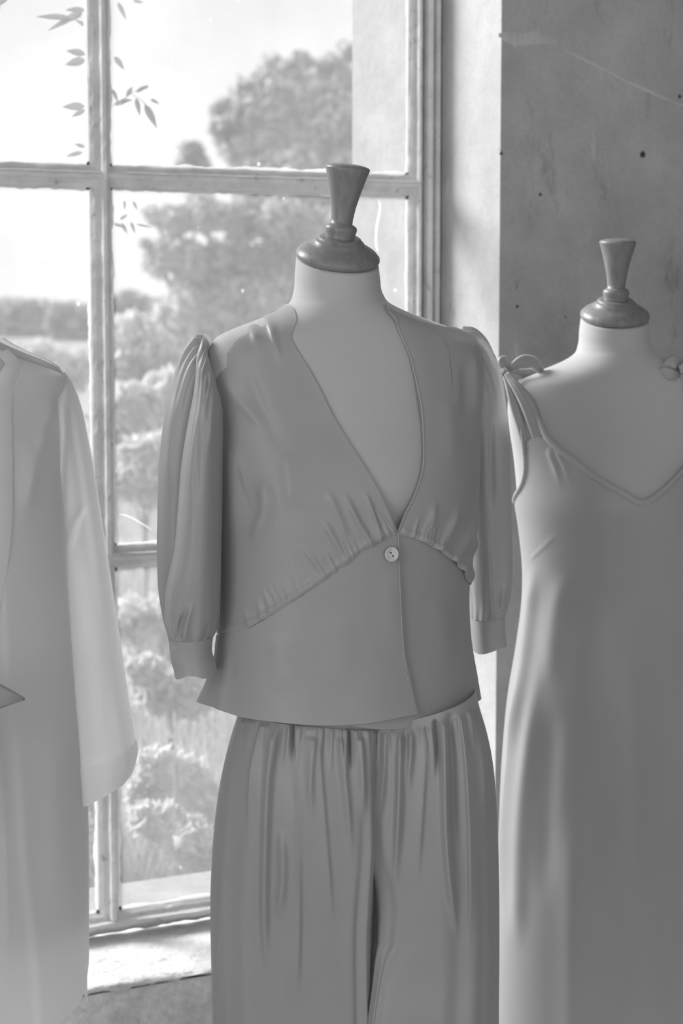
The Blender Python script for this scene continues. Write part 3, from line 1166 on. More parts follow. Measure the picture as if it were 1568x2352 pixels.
slR = [
    step([(1122, 1230), (1126, 1280), (1129, 1340), (1133, 1412)], 22, .0080, -1, (.3, 0), 2.5),
    ridge([(1166, 1320), (1156, 1360), (1153, 1380), (1157, 1405)], 6, .0060, (.3, .1)),
    ridge([(1136, 810), (1142, 860), (1140, 940)], 6, .0050, (.1, .6)),
    ridge([(1150, 950), (1152, 1080), (1150, 1200)], 10, .0030),
    dict(p=[(1130, 900), (1128, 1050), (1130, 1200)], w=8, h=-.0040),
]
tube('sleeve', [
    (1062, 754, 1072, 930, 2.900, .050),
    (1085, 755, 1072, 940, 2.905, .054),
    (1112, 775, 1072, 955, 2.912, .056),
    (1134, 815, 1072, 975, 2.918, .058),
    (1150, 862, 1072, 1000, 2.922, .060),
    (1161, 930, 1072, 1030, 2.925, .060),
    (1168, 1010, 1072, 1070, 2.927, .060),
    (1173, 1130, 1072, 1155, 2.930, .060),
    (1176, 1260, 1072, 1270, 2.930, .060),
    (1176, 1340, 1072, 1340, 2.930, .056),
    (1168, 1385, 1077, 1388, 2.930, .050),
    (1160, 1412, 1078, 1416, 2.930, .046)], 220, 220, M['satin'], blouse, slR, lambda t, p: .55 * sleeve_fold(t, p))
tube('cuff', [
    (1159, 1410, 1079, 1416, 2.930, .0465),
    (1160, 1440, 1080, 1445, 2.930, .0450),
    (1163, 1479, 1083, 1492, 2.930, .0460)], 40, 140, M['satin'], blouse, hem=lambda t, p: t ** 3 * .002 * np.cos(3 * p))

# narrow rolled hems along the wrap edge, the neckline and the lower edge
def hem(S, pts, off, parent, half=.0009, name='rolled_hem'):
    return band(name, S, pts, half, off, M['satin'], parent, 160)


HEMS = [([(914, 1219), (930, 1180), (953, 1132), (971, 1060), (968, 945), (946, 836), (912, 750), (888, 702)], .0032),
        ([(914, 1226), (916, 1300), (920, 1400), (927, 1500), (939, 1580), (953, 1637)], .0075)]
# button with rim, two thread holes and buttonhole stitching
bh = SB.hit(895, 1272, .006)
bp = SB.P(bh[0], bh[1], .0115)
bn = (math.cos(bh[0]) * SB.e1 / 1.4 + math.sin(bh[0]) * SB.n)
bn = Vector(bn / np.linalg.norm(bn) + np.array([0, 0, .05])).normalized()
bmx = Matrix.Translation(Vector(bp)) @ bn.to_track_quat('Z', 'Y').to_matrix().to_4x4()
but = lathe('button', [(0, -.0012), (.0092, -.0012), (.0099, 0), (.0099, .0014), (.0093, .0022), (.0084, .0022), (.0078, .0015), (0, .0012)],
            M['button'], blouse, bmx, 48)
for dx, dy in ((-.0016, .0022), (.0014, -.0022)):
    lathe('thread_hole', [(0, .00135), (.0012, .00135), (.0012, .0016), (0, .0016)], M['dark'], but, bmx @ Matrix.Translation((dx, dy, 0)), 16)

# ------------------------------------------------------------------ gathered trousers
trousers = thing('gathered_trousers', 'grey silk wide leg trousers gathered at the waist below the blouse', 'trousers',
                 (AX1[0], AX1[1], 0.03))
waist = [(545, 1650), (620, 1668), (700, 1676), (780, 1680), (850, 1684), (930, 1680), (1000, 1668), (1060, 1650), (1097, 1622)]
trf = [
    step([(557, 1645), (530, 1790), (517, 1957), (505, 2160), (501, 2352)], 16, .0100, 1, (.02, 0), 2.2),
    step([(598, 1660), (578, 1753), (570, 1850), (566, 1930)], 14, .0095, 1, (.02, .5), 2.2),
    ridge([(630, 1670), (617, 1804), (611, 1957), (609, 2110), (614, 2260)], 10, .0108, (.05, .3)),
    dict(p=[(672, 1660), (672, 1700), (674, 1760)], w=4, h=-.0101, f=(0, .5)),
    step([(672, 1740), (684, 1900), (690, 2060), (688, 2200), (684, 2300)], 22, .0101, -1, (.3, .2), 6),
    ridge([(645, 1900), (650, 2000), (640, 2120)], 10, .0061),
    step([(732, 1680), (744, 1830), (758, 2010), (768, 2140)], 20, .0095, -1, (.1, .3), 6),
    dict(p=[(802, 1676), (803, 1720), (805, 1780)], w=4, h=-.0095, f=(0, .5)),
    ridge([(826, 1690), (830, 1780), (836, 1900)], 8, .0068, (.05, .5)),
    ridge([(780, 1690), (796, 1850), (808, 2000)], 9, .0061, (.05, .5)),
    ridge([(716, 1690), (712, 1800), (716, 1900)], 9, .0061, (.05, .5)),
    ridge([(919, 1676), (919, 1804), (914, 1926), (903, 2070)], 8, .0108, (.05, .5)),
    ridge([(946, 1680), (941, 1760), (938, 1830)], 7, .0068, (.05, .5)),
    step([(983, 1672), (976, 1804), (966, 1957), (960, 2060)], 18, .0095, -1, (.05, .4), 6),
    dict(p=[(1000, 1660), (1004, 1720), (1004, 1800)], w=5, h=-.0095, f=(0, .5)),
    ridge([(1016, 1650), (1019, 1753), (1022, 1906), (1032, 2033), (1052, 2170)], 8, .0121, (.03, .3)),
    dict(p=[(1036, 1650), (1042, 1760), (1045, 1900), (1058, 2040)], w=10, h=-.0081, f=(0, .5)),
    step([(1052, 1640), (1064, 1753), (1072, 1906), (1075, 2110), (1074, 2200)], 14, .0101, 1, (.03, .3), 2.2),
    ridge([(1090, 1640), (1108, 1760), (1114, 1900)], 9, .0068, (.05, .5)),
    dict(p=[(884, 1690), (878, 1800), (872, 1900)], w=8, h=-.0068, f=(0, .5)),
    ridge([(860, 1700), (862, 1780)], 8, .003),
]
trf_g = []
wc = smooth_curve(np.arange(len(waist)), np.array(waist, float), 300)
for i in range(44):
    k = int((i + rg.uniform(.1, .9)) / 44 * 299)
    L = rg.uniform(40, 130)
    cx = (wc[k][0] - 815) / 330
    trf_g.append(ridge([tuple(wc[k]), (wc[k][0] + cx * L * .10, wc[k][1] + L * .5), (wc[k][0] + cx * L * .2, wc[k][1] + L)],
                       rg.uniform(3.5, 6), rg.choice((1, 1, -1)) * rg.uniform(.0022, .0045), (0, .9)))
trf = [dict(q, h=q['h'] * (1.25 if q.get('s', 1) > 0 else .8)) for q in trf] + trf_g


def leg_fold(t, psi):
    return (0.018 * np.sin(psi * 9 + .8) + .014 * np.sin(psi * 15 + 2.0)) * np.clip(t * 3, 0, 1)


tube('trouser_leg', [
    (556, 1615, 862, 1640, 2.80, .122),
    (543, 1650, 862, 1670, 2.80, .127),
    (524, 1710, 862, 1715, 2.80, .135),
    (505, 1800, 862, 1800, 2.80, .140),
    (494, 1900, 862, 1900, 2.80, .140),
    (489, 2000, 855, 2000, 2.80, .137),
    (488, 2090, 850, 2090, 2.80, .132),
    (490, 2200, 850, 2200, 2.80, .127),
    (491, 2280, 851, 2280, 2.80, .124),
    (493, 2352, 848, 2352, 2.80, .122)], 400, 460, M['satin'], trousers, trf, leg_fold, z_extra=0.04, power=2.3,
     power_in=lambda t: 8.0 + 0 * t)
tube('trouser_leg', [
    (1090, 1575, 836, 1640, 2.82, .122),
    (1098, 1612, 836, 1670, 2.82, .127),
    (1116, 1675, 836, 1715, 2.82, .134),
    (1129, 1745, 836, 1800, 2.82, .138),
    (1137, 1860, 836, 1900, 2.82, .138),
    (1140, 2000, 843, 2000, 2.82, .134),
    (1141, 2090, 850, 2090, 2.82, .129),
    (1141, 2200, 849, 2200, 2.815, .124),
    (1140, 2280, 838, 2280, 2.808, .125),
    (1140, 2352, 834, 2352, 2.803, .122)], 400, 460, M['satin'], trousers, trf, leg_fold, z_extra=0.04, power=2.3,
     power_in=lambda t: 6.5 - 2.6 * np.exp(-((t - .33) / .08) ** 2) + 9 * np.clip((t - .40) / .07, 0, 1))
wb = []
WT = np.array([[z, .176, .116, .104, .020, 0] for z in (.50, .60, .65, .70)])
SW = Surf(WT, AX1, FA1)
wb_z = z_of(1640, 2.70)
nth = 160
V = []
for j, (zz, oo) in enumerate(((.036, 0), (.030, .003), (.010, .004), (-.006, .003), (-.010, 0))):
    for a in np.linspace(0, 2 * math.pi, nth, endpoint=False):
        tt_ = BL[0]
        a_, bf, bb, cx, cy = SB.prm(wb_z)
        rr = -.030 + oo
        V.append(SB.P(a, wb_z, rr) + ZUP * zz)
link_mesh('waistband', V, grid_faces(5, nth, close_c=True), M['satin'], trousers)

# ------------------------------------------------------------------ slip dress on the second form
SD = np.array([
    [1.352, .1250, .0760, .0750, .008, 0],
    [1.338, .1560, .0800, .0790, .009, 0],
    [1.327, .1810, .0830, .0830, .009, 0],
    [1.311, .1935, .0870, .0870, .009, 0],
    [1.285, .1975, .0920, .0920, .009, 0],
    [1.245, .1940, .1000, .0950, .009, 0],
    [1.205, .1880, .1120, .0970, .009, 0],
    [1.165, .1830, .1270, .0970, .009, 0],
    [1.125, .1790, .1365, .0960, .009, 0],
    [1.075, .1700, .1290, .0930, .008, 0],
    [1.015, .1620, .1180, .0920, .007, 0],
    [0.960, .1620, .1130, .0940, .008, 0],
    [0.880, .1730, .1180, .1050, .010, 0],
    [0.800, .1880, .1260, .1180, .012, 0],
    [0.700, .1990, .1330, .1270, .014, 0],
    [0.500, .2080, .1420, .1380, .016, 0],
    [0.300, .2200, .1520, .1480, .016, 0],
    [0.080, .2330, .1640, .1600, .016, 0]])
SS = Surf(SD, AX2, FA2)
slip = thing('slip_dress', 'pale satin slip dress with bow tied shoulder straps beside the blouse', 'dress', (AX2[0], AX2[1], 0.1))
slf = [
    ridge([(1285, 1222), (1250, 1254), (1212, 1290)], 4.5, .0009, (.4, .2)),
    ridge([(1258, 1030), (1275, 1075), (1290, 1125)], 7, .0022, (.1, .6)),
    ridge([(1275, 1035), (1300, 1080), (1310, 1110)], 6, .0018, (.1, .6)),
    dict(p=[(1268, 1040), (1284, 1075), (1296, 1110)], w=5, h=-.0015, f=(.1, .6)),
    ridge([(1225, 1290), (1215, 1400), (1195, 1560), (1170, 1750)], 14, .0060, (.2, .3)),
    step([(1200, 1500), (1183, 1600), (1170, 1700), (1152, 1900), (1146, 2100)], 22, .0080, 1, (.3, .3), 4),
    ridge([(1240, 1500), (1215, 1700), (1195, 1900), (1185, 2200)], 18, .0060, (.3, .2)),
    ridge([(1300, 1300), (1270, 1450), (1262, 1600)], 24, .0040),
    ridge([(1330, 1800), (1320, 2000), (1318, 2352)], 34, .0060, (.4, 0)),
    dict(p=[(1270, 1600), (1255, 1800), (1250, 2100)], w=26, h=-.005),
    ridge([(1450, 1500), (1455, 1800), (1460, 2200)], 40, .004),
]
zh = 0.10
patch('dress_front', SS, [
    [('t', 232, 1.10), ('t', 232, .6), ('t', 232, zh)],
    [(1179, 1152), ('t', 186, .60), ('t', 188, zh)],
    [(1193, 1120), ('t', 174, .60), ('t', 176, zh)],
    [(1204, 1080), ('t', 164, .60), ('t', 166, zh)],
    [(1202, 1034), ('t', 155, .60), ('t', 157, zh)],
    [(1226, 1004), ('t', 146, .60), ('t', 148, zh)],
    [(1258, 1010), ('t', 136, .60), ('t', 138, zh)],
    [(1312, 1054), ('t', 124, .60), ('t', 126, zh)],
    [(1368, 1098), ('t', 111, .60), ('t', 112, zh)],
    [(1425, 1130), ('t', 98, .60), ('t', 99, zh)],
    [(1476, 1154), ('t', 85, .60), ('t', 85, zh)],
    [(1515, 1132), ('t', 72, .60), ('t', 72, zh)],
    [(1560, 1090), ('t', 58, .60), ('t', 57, zh)],
    [(1600, 1045), ('t', 42, .60), ('t', 41, zh)],
    [(1630, 1010), ('t', 28, .60), ('t', 27, zh)],
    [(1655, 1080), ('t', 8, .60), ('t', 8, zh)],
    [(1660, 1150), ('t', -15, .60), ('t', -15, zh)]], 330, 330, 0.003, M['slip'], slip, slf)
patch('dress_back', SS, [[('t', a, 1.12), ('t', a, zh)] for a in range(200, 350, 8)], 120, 120, 0.002, M['slip'], slip)


def ribbon(name, pts, S_depth, widths, mat, parent, thick=.0016, n=60, twist=0.0, up=None):
    """flat folded ribbon along pixel points with depth: (px, py, depth)"""
    c = smooth_curve(np.arange(len(pts)), np.array([at_depth(*p) for p in pts]), n)
    wd = smooth_curve(np.arange(len(widths)), np.array(widths, float)[:, None], n)[:, 0]
    t = np.gradient(c, axis=0)
    t /= np.linalg.norm(t, axis=1)[:, None]
    V = []
    for i in range(n):
        ang = twist * i / n
        s0 = np.cross(t[i], -CF)
        s0 /= np.linalg.norm(s0)
        s = s0 * math.cos(ang) - CF * math.sin(ang)
        nrm = np.cross(s, t[i])
        for k in np.linspace(-1, 1, 9):
            V.append(c[i] + s * k * wd[i] + nrm * (.35 * wd[i] * (1 - k * k) + .0012 * math.cos(k * 9)))
    o = link_mesh(name, V, grid_faces(n, 9), mat, parent)
    solidify(o, thick, 0)
    return o


def band(name, S, pts, half, off, mat, parent, n=140):
    """narrow bias binding that follows a neckline given in pixels"""
    q = np.array([S.hit(x, y, off) for x, y in pts])
    q = smooth_curve(np.arange(len(q)), q, n)
    P = S.P(q[:, 0], q[:, 1], off)
    t = np.gradient(P, axis=0)
    t /= np.linalg.norm(t, axis=1)[:, None]
    on = np.cos(q[:, 0])[:, None] * S.e1 + np.sin(q[:, 0])[:, None] * S.n
    sd_ = np.cross(t, on)
    V = []
    for i in range(n):
        for k in np.linspace(-1, 1, 7):
            V.append(P[i] + sd_[i] * k * half + on[i] * .0018 * (1 - k * k))
    o = link_mesh(name, V, grid_faces(n, 7), mat, parent)
    solidify(o, .001, 0)
    return o


for pts_, off_ in HEMS:
    hem(SB, pts_, off_, blouse)
neck2 = [(1200, 905), (1230, 955), (1252, 1002), (1283, 1034), (1325, 1066), (1368, 1098), (1425, 1130), (1476, 1155), (1520, 1130), (1560, 1091), (1600, 1046)]
band('neckline_binding', SS, neck2, .0050, .005, M['slip'], slip)
band('armhole_binding', SS, [(1196, 985), (1201, 1036), (1203, 1082), (1192, 1120), (1178, 1153)], .0035, .005, M['slip'], slip)
# gathered strap rising to the knot, then the bow
sh2 = at_depth(1160, 856, 3.33)
for (x0, y0, x1, y1, xb, yb, w0, w1, tw) in (
        (1159, 858, 1184, 930, 1214, 1040, .004, .010, .25), (1163, 858, 1210, 925, 1246, 1030, .004, .012, -.2)):
    pk = SS.P(*SS.hit(xb, yb, .0), -.008)
    Db = float((pk - CAM) @ CF)
    pm = SS.P(*SS.hit(x1, y1, .004), .008)
    Dm = float((pm - CAM) @ CF)
    ribbon('strap', [(x0, y0, Dm + .02), ((x0 + x1) / 2, (y0 + y1) / 2 - 2, Dm + .006), (x1, y1, Dm), ((x1 + xb) / 2 + 2, (y1 + yb) / 2, (Dm + Db) / 2), (xb, yb, Db)], None,
           [w0, (w0 + w1) / 2, w1, w1 * 1.05, w1 * 1.1], M['slip'], slip, twist=tw)


def bow(cx, cy, D, sgn, parent):
    b = ribbon('bow_loop', [(cx, cy, D), (cx + sgn * 18, cy - 12, D - .01), (cx + sgn * 42, cy - 27, D - .012), (cx + sgn * 66, cy - 22, D - .006),
                            (cx + sgn * 78, cy - 4, D + .004), (cx + sgn * 62, cy + 2, D + .014), (cx + sgn * 30, cy + 2, D + .012), (cx + 2 * sgn, cy + 2, D + .004)],
               None, [.003, .007, .009, .009, .008, .009, .007, .003], M['slip'], parent, twist=.6)
    ribbon('bow_tail', [(cx, cy, D), (cx - sgn * 3, cy - 12, D - .006), (cx - sgn * 6, cy - 26, D - .004), (cx + sgn * 4, cy - 30, D + .006)], None,
           [.004, .007, .008, .006], M['slip'], b, twist=-.5)
    ribbon('bow_knot', [(cx - 6 * sgn, cy - 8, D - .010), (cx, cy + 1, D - .014), (cx + 7 * sgn, cy + 9, D - .008)], None,
           [.006, .0075, .005], M['slip'], b)
    return b


bow(1160, 855, 3.345, 1, slip)
ribbon('bow_loop', [(1562, 868, 3.36), (1545, 862, 3.335), (1524, 856, 3.335), (1514, 862, 3.345), (1528, 846, 3.345), (1548, 832, 3.345), (1568, 838, 3.36)], None,
       [.006, .009, .010, .006, .010, .012, .006], M['slip'], slip, twist=.4)
ribbon('bow_tail', [(1560, 850, 3.34), (1585, 842, 3.34), (1604, 850, 3.345)], None, [.007, .010, .006], M['slip'], slip)
pk = SS.P(*SS.hit(1610, 1020, .004), .006)
ribbon('strap', [(1566, 858, 3.35), (1590, 930, 3.335), (1615, 1030, float((pk - CAM) @ CF))], None, [.006, .012, .016], M['slip'], slip)

# ------------------------------------------------------------------ white robe on the third form
RB = np.array([
    [1.405, .0700, .0680, .0650, .003, 0],
    [1.394, .0850, .0720, .0700, .005, 0],
    [1.382, .1080, .0780, .0770, .006, 0],
    [1.371, .1330, .0820, .0820, .007, 0],
    [1.360, .1490, .0860, .0860, .007, 0],
    [1.344, .1560, .0910, .0900, .007, 0],
    [1.310, .1590, .1000, .0970, .007, 0],
    [1.250, .1600, .1180, .1000, .007, 0],
    [1.160, .1610, .1400, .1020, .007, 0],
    [1.050, .1640, .1420, .1060, .007, 0],
    [0.920, .1700, .1420, .1150, .007, 0],
    [0.800, .1760, .1450, .1250, .007, 0],
    [0.650, .1790, .1480, .1300, .007, 0],
    [0.450, .1770, .1500, .1320, .007, 0],
    [0.300, .1770, .1500, .1320, .007, 0]])
SR = Surf(RB, AX3, FA3)
robe = thing('silk_robe', 'sheer white silk robe with wide turned back sleeve in front of the window', 'robe', (AX3[0], AX3[1], .4))
D3 = 2.95
rbf = [
    step([(27, 840), (28, 950), (29, 1080), (26, 1190), (8, 1330)], 14, .0022, -1, (.02, .2), 1.6),
    ridge([(135, 905), (100, 990), (65, 1110), (55, 1250)], 16, .0060, (.15, .5)),
    dict(p=[(150, 890), (120, 960), (90, 1020)], w=14, h=-.004),
    ridge([(60, 1000), (62, 1080), (56, 1180)], 16, .004),
    step([(30, 1620), (38, 1800), (52, 2000), (75, 2200), (84, 2352)], 40, .008, 1, (.2, 0), 9),
    ridge([(120, 1650), (125, 1900), (120, 2150)], 26, .004),
    step([(0, 1250), (12, 1500), (26, 1700)], 30, .006, 1, (.3, .3), 8),
]
zb3 = z_of(2335, D3)
patch('robe_front', SR, [
    [(-95, 1250), ('t', 108, .80), ('t', 108, .30)],
    [(-60, 1120), ('t', 100, .80), ('t', 100, .30)],
    [(-20, 900), ('t', 92, .80), ('t', 93, .30)],
    [(-2, 806), ('t', 84, .80), ('t', 85, .305)],
    [(40, 822), ('t', 74, .80), ('t', 72, z_of(2345, D3))],
    [(80, 836), ('t', 60, .80), ('t', 56, z_of(2338, D3))],
    [(115, 848), ('t', 42, .80), ('t', 40, z_of(2328, D3))],
    [(146, 860), ('t', 22, .80), ('t', 20, z_of(2300, D3))],
    [('t', -6, 1.350), ('t', 0, .80), ('t', 0, z_of(2230, D3))],
    [('t', -30, 1.350), ('t', -25, .80), ('t', -25, z_of(2225, D3))]], 200, 330, .004, M['robe'], robe, rbf)
patch('robe_front', SR, [
    [('t', 215, 1.350), ('t', 205, .80), ('t', 205, .38)],
    [('t', 180, 1.368), ('t', 165, .80), ('t', 165, .36)],
    [('t', 165, 1.398), ('t', 140, .80), ('t', 140, .34)],
    [('t', 135, 1.30), ('t', 120, .80), ('t', 120, .33)],
    [('t', 100, 1.12), ('t', 92, .80), ('t', 92, .32)],
    [('t', 84, 1.06), ('t', 70, .80), ('t', 70, .32)]], 80, 120, .001, M['robe'], robe)
patch('robe_back', SR, [[('t', a, 1.404), ('t', a, .38)] for a in range(175, 368, 8)], 120, 120, .001, M['robe'], robe)
band('collar_band', SR, [(4, 806), (4, 900), (5, 1000), (5, 1100), (4, 1190), (-12, 1330), (-50, 1480), (-85, 1580)], .0155, .008, M['robe'], robe)
rsf = [
    ridge([(150, 880), (147, 1000), (140, 1140), (142, 1300), (152, 1500), (168, 1700)], 9, .008, (.1, .1)),
    dict(p=[(205, 1150), (170, 1210), (148, 1270)], w=12, h=-.007),
    ridge([(212, 1150), (186, 1200), (160, 1290)], 8, .003),
    ridge([(205, 1250), (225, 1450), (250, 1650)], 20, .005),
    dict(p=[(240, 1400), (262, 1550), (280, 1680)], w=16, h=-.004),
]
tube('robe_sleeve', [
    (150, 856, 120, 1010, 3.030, .050),
    (166, 878, 116, 1030, 3.030, .056),
    (186, 930, 114, 1060, 3.032, .060),
    (203, 1010, 114, 1110, 3.033, .062),
    (219, 1110, 116, 1180, 3.035, .064),
    (239, 1240, 120, 1290, 3.037, .066),
    (258, 1370, 128, 1400, 3.039, .068),
    (277, 1500, 138, 1520, 3.041, .070),
    (294, 1620, 150, 1640, 3.043, .072),
    (306, 1700, 160, 1740, 3.045, .074),
    (309, 1722, 163, 1768, 3.045, .074),
    (303, 1772, 176, 1835, 3.045, .073)], 220, 160, M['robe'], robe, rsf,
     lambda t, p: .03 * np.sin(p * 5 + t * 3) + .012 * np.sin(p * 11))
tube('turned_cuff', [
    (308, 1706, 160, 1752, 3.045, .078),
    (313, 1725, 166, 1775, 3.045, .079),
    (310, 1755, 172, 1815, 3.045, .078),
    (303, 1778, 178, 1842, 3.045, .076)], 50, 160, M['robe'], robe, (),
     lambda t, p: .03 * np.sin(p * 5 + 3) + .012 * np.sin(p * 11))
# mirrored hidden sleeve on the far arm
tube('robe_sleeve', [
    (-355, 856, -325, 1010, 2.985, .050),
    (-386, 930, -318, 1060, 2.985, .060),
    (-420, 1110, -318, 1180, 2.980, .064),
    (-458, 1370, -330, 1400, 2.975, .068),
    (-505, 1710, -362, 1755, 2.970, .074)], 60, 60, M['robe'], robe)
# tie with a pointed end
tie = ribbon('tie', [(-150, 1585, 2.775), (-110, 1590, 2.76), (-60, 1594, 2.755), (-15, 1599, 2.76), (25, 1603, 2.765), (56, 1606, 2.775)], None,
             [.012, .016, .022, .020, .010, .0012], M['robe_tie'], robe)
ribbon('tie', [(-110, 1588, 2.76), (-120, 1700, 2.765), (-140, 1900, 2.77)], None, [.010, .016, .018], M['robe_tie'], robe)
ribbon('tie_knot', [(-128, 1575, 2.75), (-112, 1590, 2.742), (-98, 1608, 2.75)], None, [.014, .018, .012], M['robe_tie'], robe)


# ------------------------------------------------------------------ outdoors
bm = bmesh.new()
for lo, hi in (((-40, YO + 0.06, -0.4), (120, 150, -0.02)),):
    add_box(bm, lo, hi)
ground = structure(link_bm('ground', bm, M['ground'], smooth=False), 'rough pale lawn outside the window')
bm = bmesh.new()
add_box(bm, (-6, YO + 0.06, -0.03), (9, 0.95, -0.005))
o = link_bm('garden_path', bm, M['gravel'], smooth=False)
structure(o, 'pale gravel strip along the outer wall')


def leaves_mesh(name, centres, radii, n, size, mat, parent, squash=0.85, seed=1):
    g = np.random.default_rng(seed)
    centres = np.array(centres, float)
    radii = np.array(radii, float)
    k = g.choice(len(centres), n, p=radii ** 2 / (radii ** 2).sum())
    d = g.normal(size=(n, 3))
    d /= np.linalg.norm(d, axis=1)[:, None]
    r = g.random(n) ** 0.45
    c = centres[k] + d * (r * radii[k])[:, None] * np.array([1, 1, squash])
    a = g.normal(size=(n, 3))
    a /= np.linalg.norm(a, axis=1)[:, None]
    b = np.cross(a, g.normal(size=(n, 3)))
    b /= np.linalg.norm(b, axis=1)[:, None]
    s = size * (0.6 + 0.8 * g.random(n))[:, None]
    V = np.stack([c - a * s, c + b * s * .5, c + a * s, c - b * s * .5], 1).reshape(-1, 3)
    F = np.arange(4 * n).reshape(-1, 4)
    o = link_mesh(name, V, F, mat, parent, smooth=False)
    o['kind'] = 'stuff'
    return o


def limb(bmv, p0, p1, r0, r1, n=8):
    p0, p1 = Vector(p0), Vector(p1)
    q = (p1 - p0).to_track_quat('Z', 'Y')
    rows = []
    for p, r in ((p0, r0), ((p0 + p1) / 2 + Vector((r0 * .4, 0, 0)), (r0 + r1) / 2), (p1, r1)):
        rows.append([bmv.verts.new(p + q @ Vector((r * math.cos(a), r * math.sin(a), 0))) for a in
                     np.linspace(0, 2 * math.pi, n, endpoint=False)])
    for i in range(2):
        for j in range(n):
            bmv.faces.new((rows[i][j], rows[i][(j + 1) % n], rows[i + 1][(j + 1) % n], rows[i + 1][j]))


def plant(name, label, cat, blobs, D, n, size, mat, seed, group=None, trunk=0.05, squash=.9):
    """tree or shrub: blobs = (px, py, radius px) of leaf masses at depth D"""
    sc = D / FPX
    g = random.Random(seed)
    C3 = [at_depth(x, y, D + g.uniform(-.4, .4) * r * sc) for x, y, r in blobs]
    R3 = [r * sc for _, _, r in blobs]
    base = np.mean(C3, axis=0)
    base[2] = -0.02
    root = thing(name, label, cat, tuple(base), group)
    leaves_mesh('foliage', C3, R3, n, size, mat, root, squash, seed)
    bm = bmesh.new()
    top = Vector((base[0], base[1], max(.3, min(c[2] for c in C3) * .8)))
    limb(bm, (base[0], base[1], -.05), top, trunk, trunk * .7)
    for c in C3:
        limb(bm, top - Vector((0, 0, .1)), c, trunk * .5, trunk * .15, 6)
    link_bm('branches', bm, M['bark'], root)
    return root


plant('tall_tree', 'tall rounded tree rising against the sky behind the window', 'tree',
      [(640, 215, 70), (590, 270, 75), (690, 190, 60), (740, 240, 85), (660, 310, 95), (560, 330, 60), (790, 300, 110), (520, 290, 38),
       (770, 180, 45), (880, 260, 110), (700, 430, 120), (620, 420, 90), (850, 420, 140), (690, 140, 26), (628, 150, 26), (757, 150, 26), (800, 115, 24), (562, 215, 30), (512, 250, 26), (590, 190, 24), (720, 165, 24), (655, 165, 24)], 42, 15000, .17, M['leaf_a'], 11, trunk=.16)
plant('spreading_tree', 'spreading garden tree with pale gaps below the tall tree', 'tree',
      [(400, 510, 42), (470, 490, 50), (560, 500, 62), (650, 520, 70), (730, 540, 70), (380, 580, 40), (440, 600, 52), (520, 600, 62),
       (620, 610, 60), (360, 610, 30), (440, 680, 60), (540, 690, 80), (640, 700, 90), (400, 740, 60), (330, 560, 16), (350, 495, 22),
       (800, 560, 80), (480, 780, 90), (600, 800, 100), (720, 700, 100)], 19, 9000, .075, M['leaf_a'], 12, trunk=.09)
plant('small_bush', 'small bush at the foot of the tall tree', 'bush', [(440, 350, 26), (430, 385, 30), (460, 380, 24)], 46, 900, .15, M['leaf_a'], 13, trunk=.06)
T1, T2, T3 = 'shrubs before the spreading tree', 'shrubs in the middle of the lawn', 'low shrubs by the gravel path'
k = 0
for blobs, D, n, sz, lab, grp in (
        ([(300, 770, 60), (340, 800, 60), (290, 830, 50), (370, 850, 60)], 13, 2200, .05, 'leafy shrub at the foot of the spreading garden tree', None),
        ([(300, 930, 55), (350, 960, 60), (380, 900, 55), (280, 1000, 40)], 11, 2000, .045, 'rounded leafy shrub on the lawn before the spreading tree', T1),
        ([(320, 1060, 60), (370, 1040, 55), (290, 1110, 45), (350, 1130, 45)], 10, 1700, .04, 'rounded leafy shrub on the lawn before the spreading tree', T1),
        ([(560, 950, 120), (640, 1000, 130), (480, 1000, 100), (700, 900, 120)], 12, 3000, .05, 'broad leafy shrub behind the blouse on its dress form', None),
        ([(300, 1420, 55), (340, 1470, 60), (390, 1410, 60), (440, 1480, 50)], 8.2, 1500, .032, 'loose pale shrub in the middle of the grassy lawn', T2),
        ([(420, 1560, 50), (360, 1590, 55), (440, 1620, 40), (330, 1540, 40)], 6.6, 1200, .03, 'loose pale shrub in the middle of the grassy lawn', T2),
        ([(360, 1760, 50), (420, 1790, 60), (330, 1810, 45), (460, 1850, 60)], 5.25, 1700, .028, 'low bushy shrub beside the pale gravel path', T3),
        ([(380, 1890, 50), (430, 1930, 60), (340, 1880, 40), (470, 1960, 50)], 4.95, 1700, .026, 'low bushy shrub beside the pale gravel path', T3),
        ([(80, 830, 60), (160, 850, 60), (20, 850, 60), (120, 900, 60)], 26, 1500, .09, 'wide low shrub in the meadow before the far hedgerow', None),
        ([(205, 1900, 30), (215, 1960, 28), (200, 2010, 26)], 4.9, 600, .024, 'small plant beside the glazing bar below the robe sleeve', None)):
    plant('leafy_shrub', lab, 'shrub', blobs, D, n, sz, M['leaf_b'], 30 + k, grp, .012)
    k += 1
for i, px in enumerate(range(-300, 800, 118)):
    y0 = 712 + 10 * math.sin(i * 2.1)
    plant('hedge_bush', 'distant hedgerow bush on the horizon', 'bush',
          [(px - 34, y0 + 2, 36), (px, y0 - 6 + 9 * math.sin(i * 5), 36), (px + 34, y0 + 4, 36), (px - 34, y0 + 38, 38), (px, y0 + 40, 38), (px + 34, y0 + 40, 38)], 75 + 7 * (i % 2), 1800, .17, M['leaf_c'], 60 + i, 'bushes of the far hedgerow', .05)

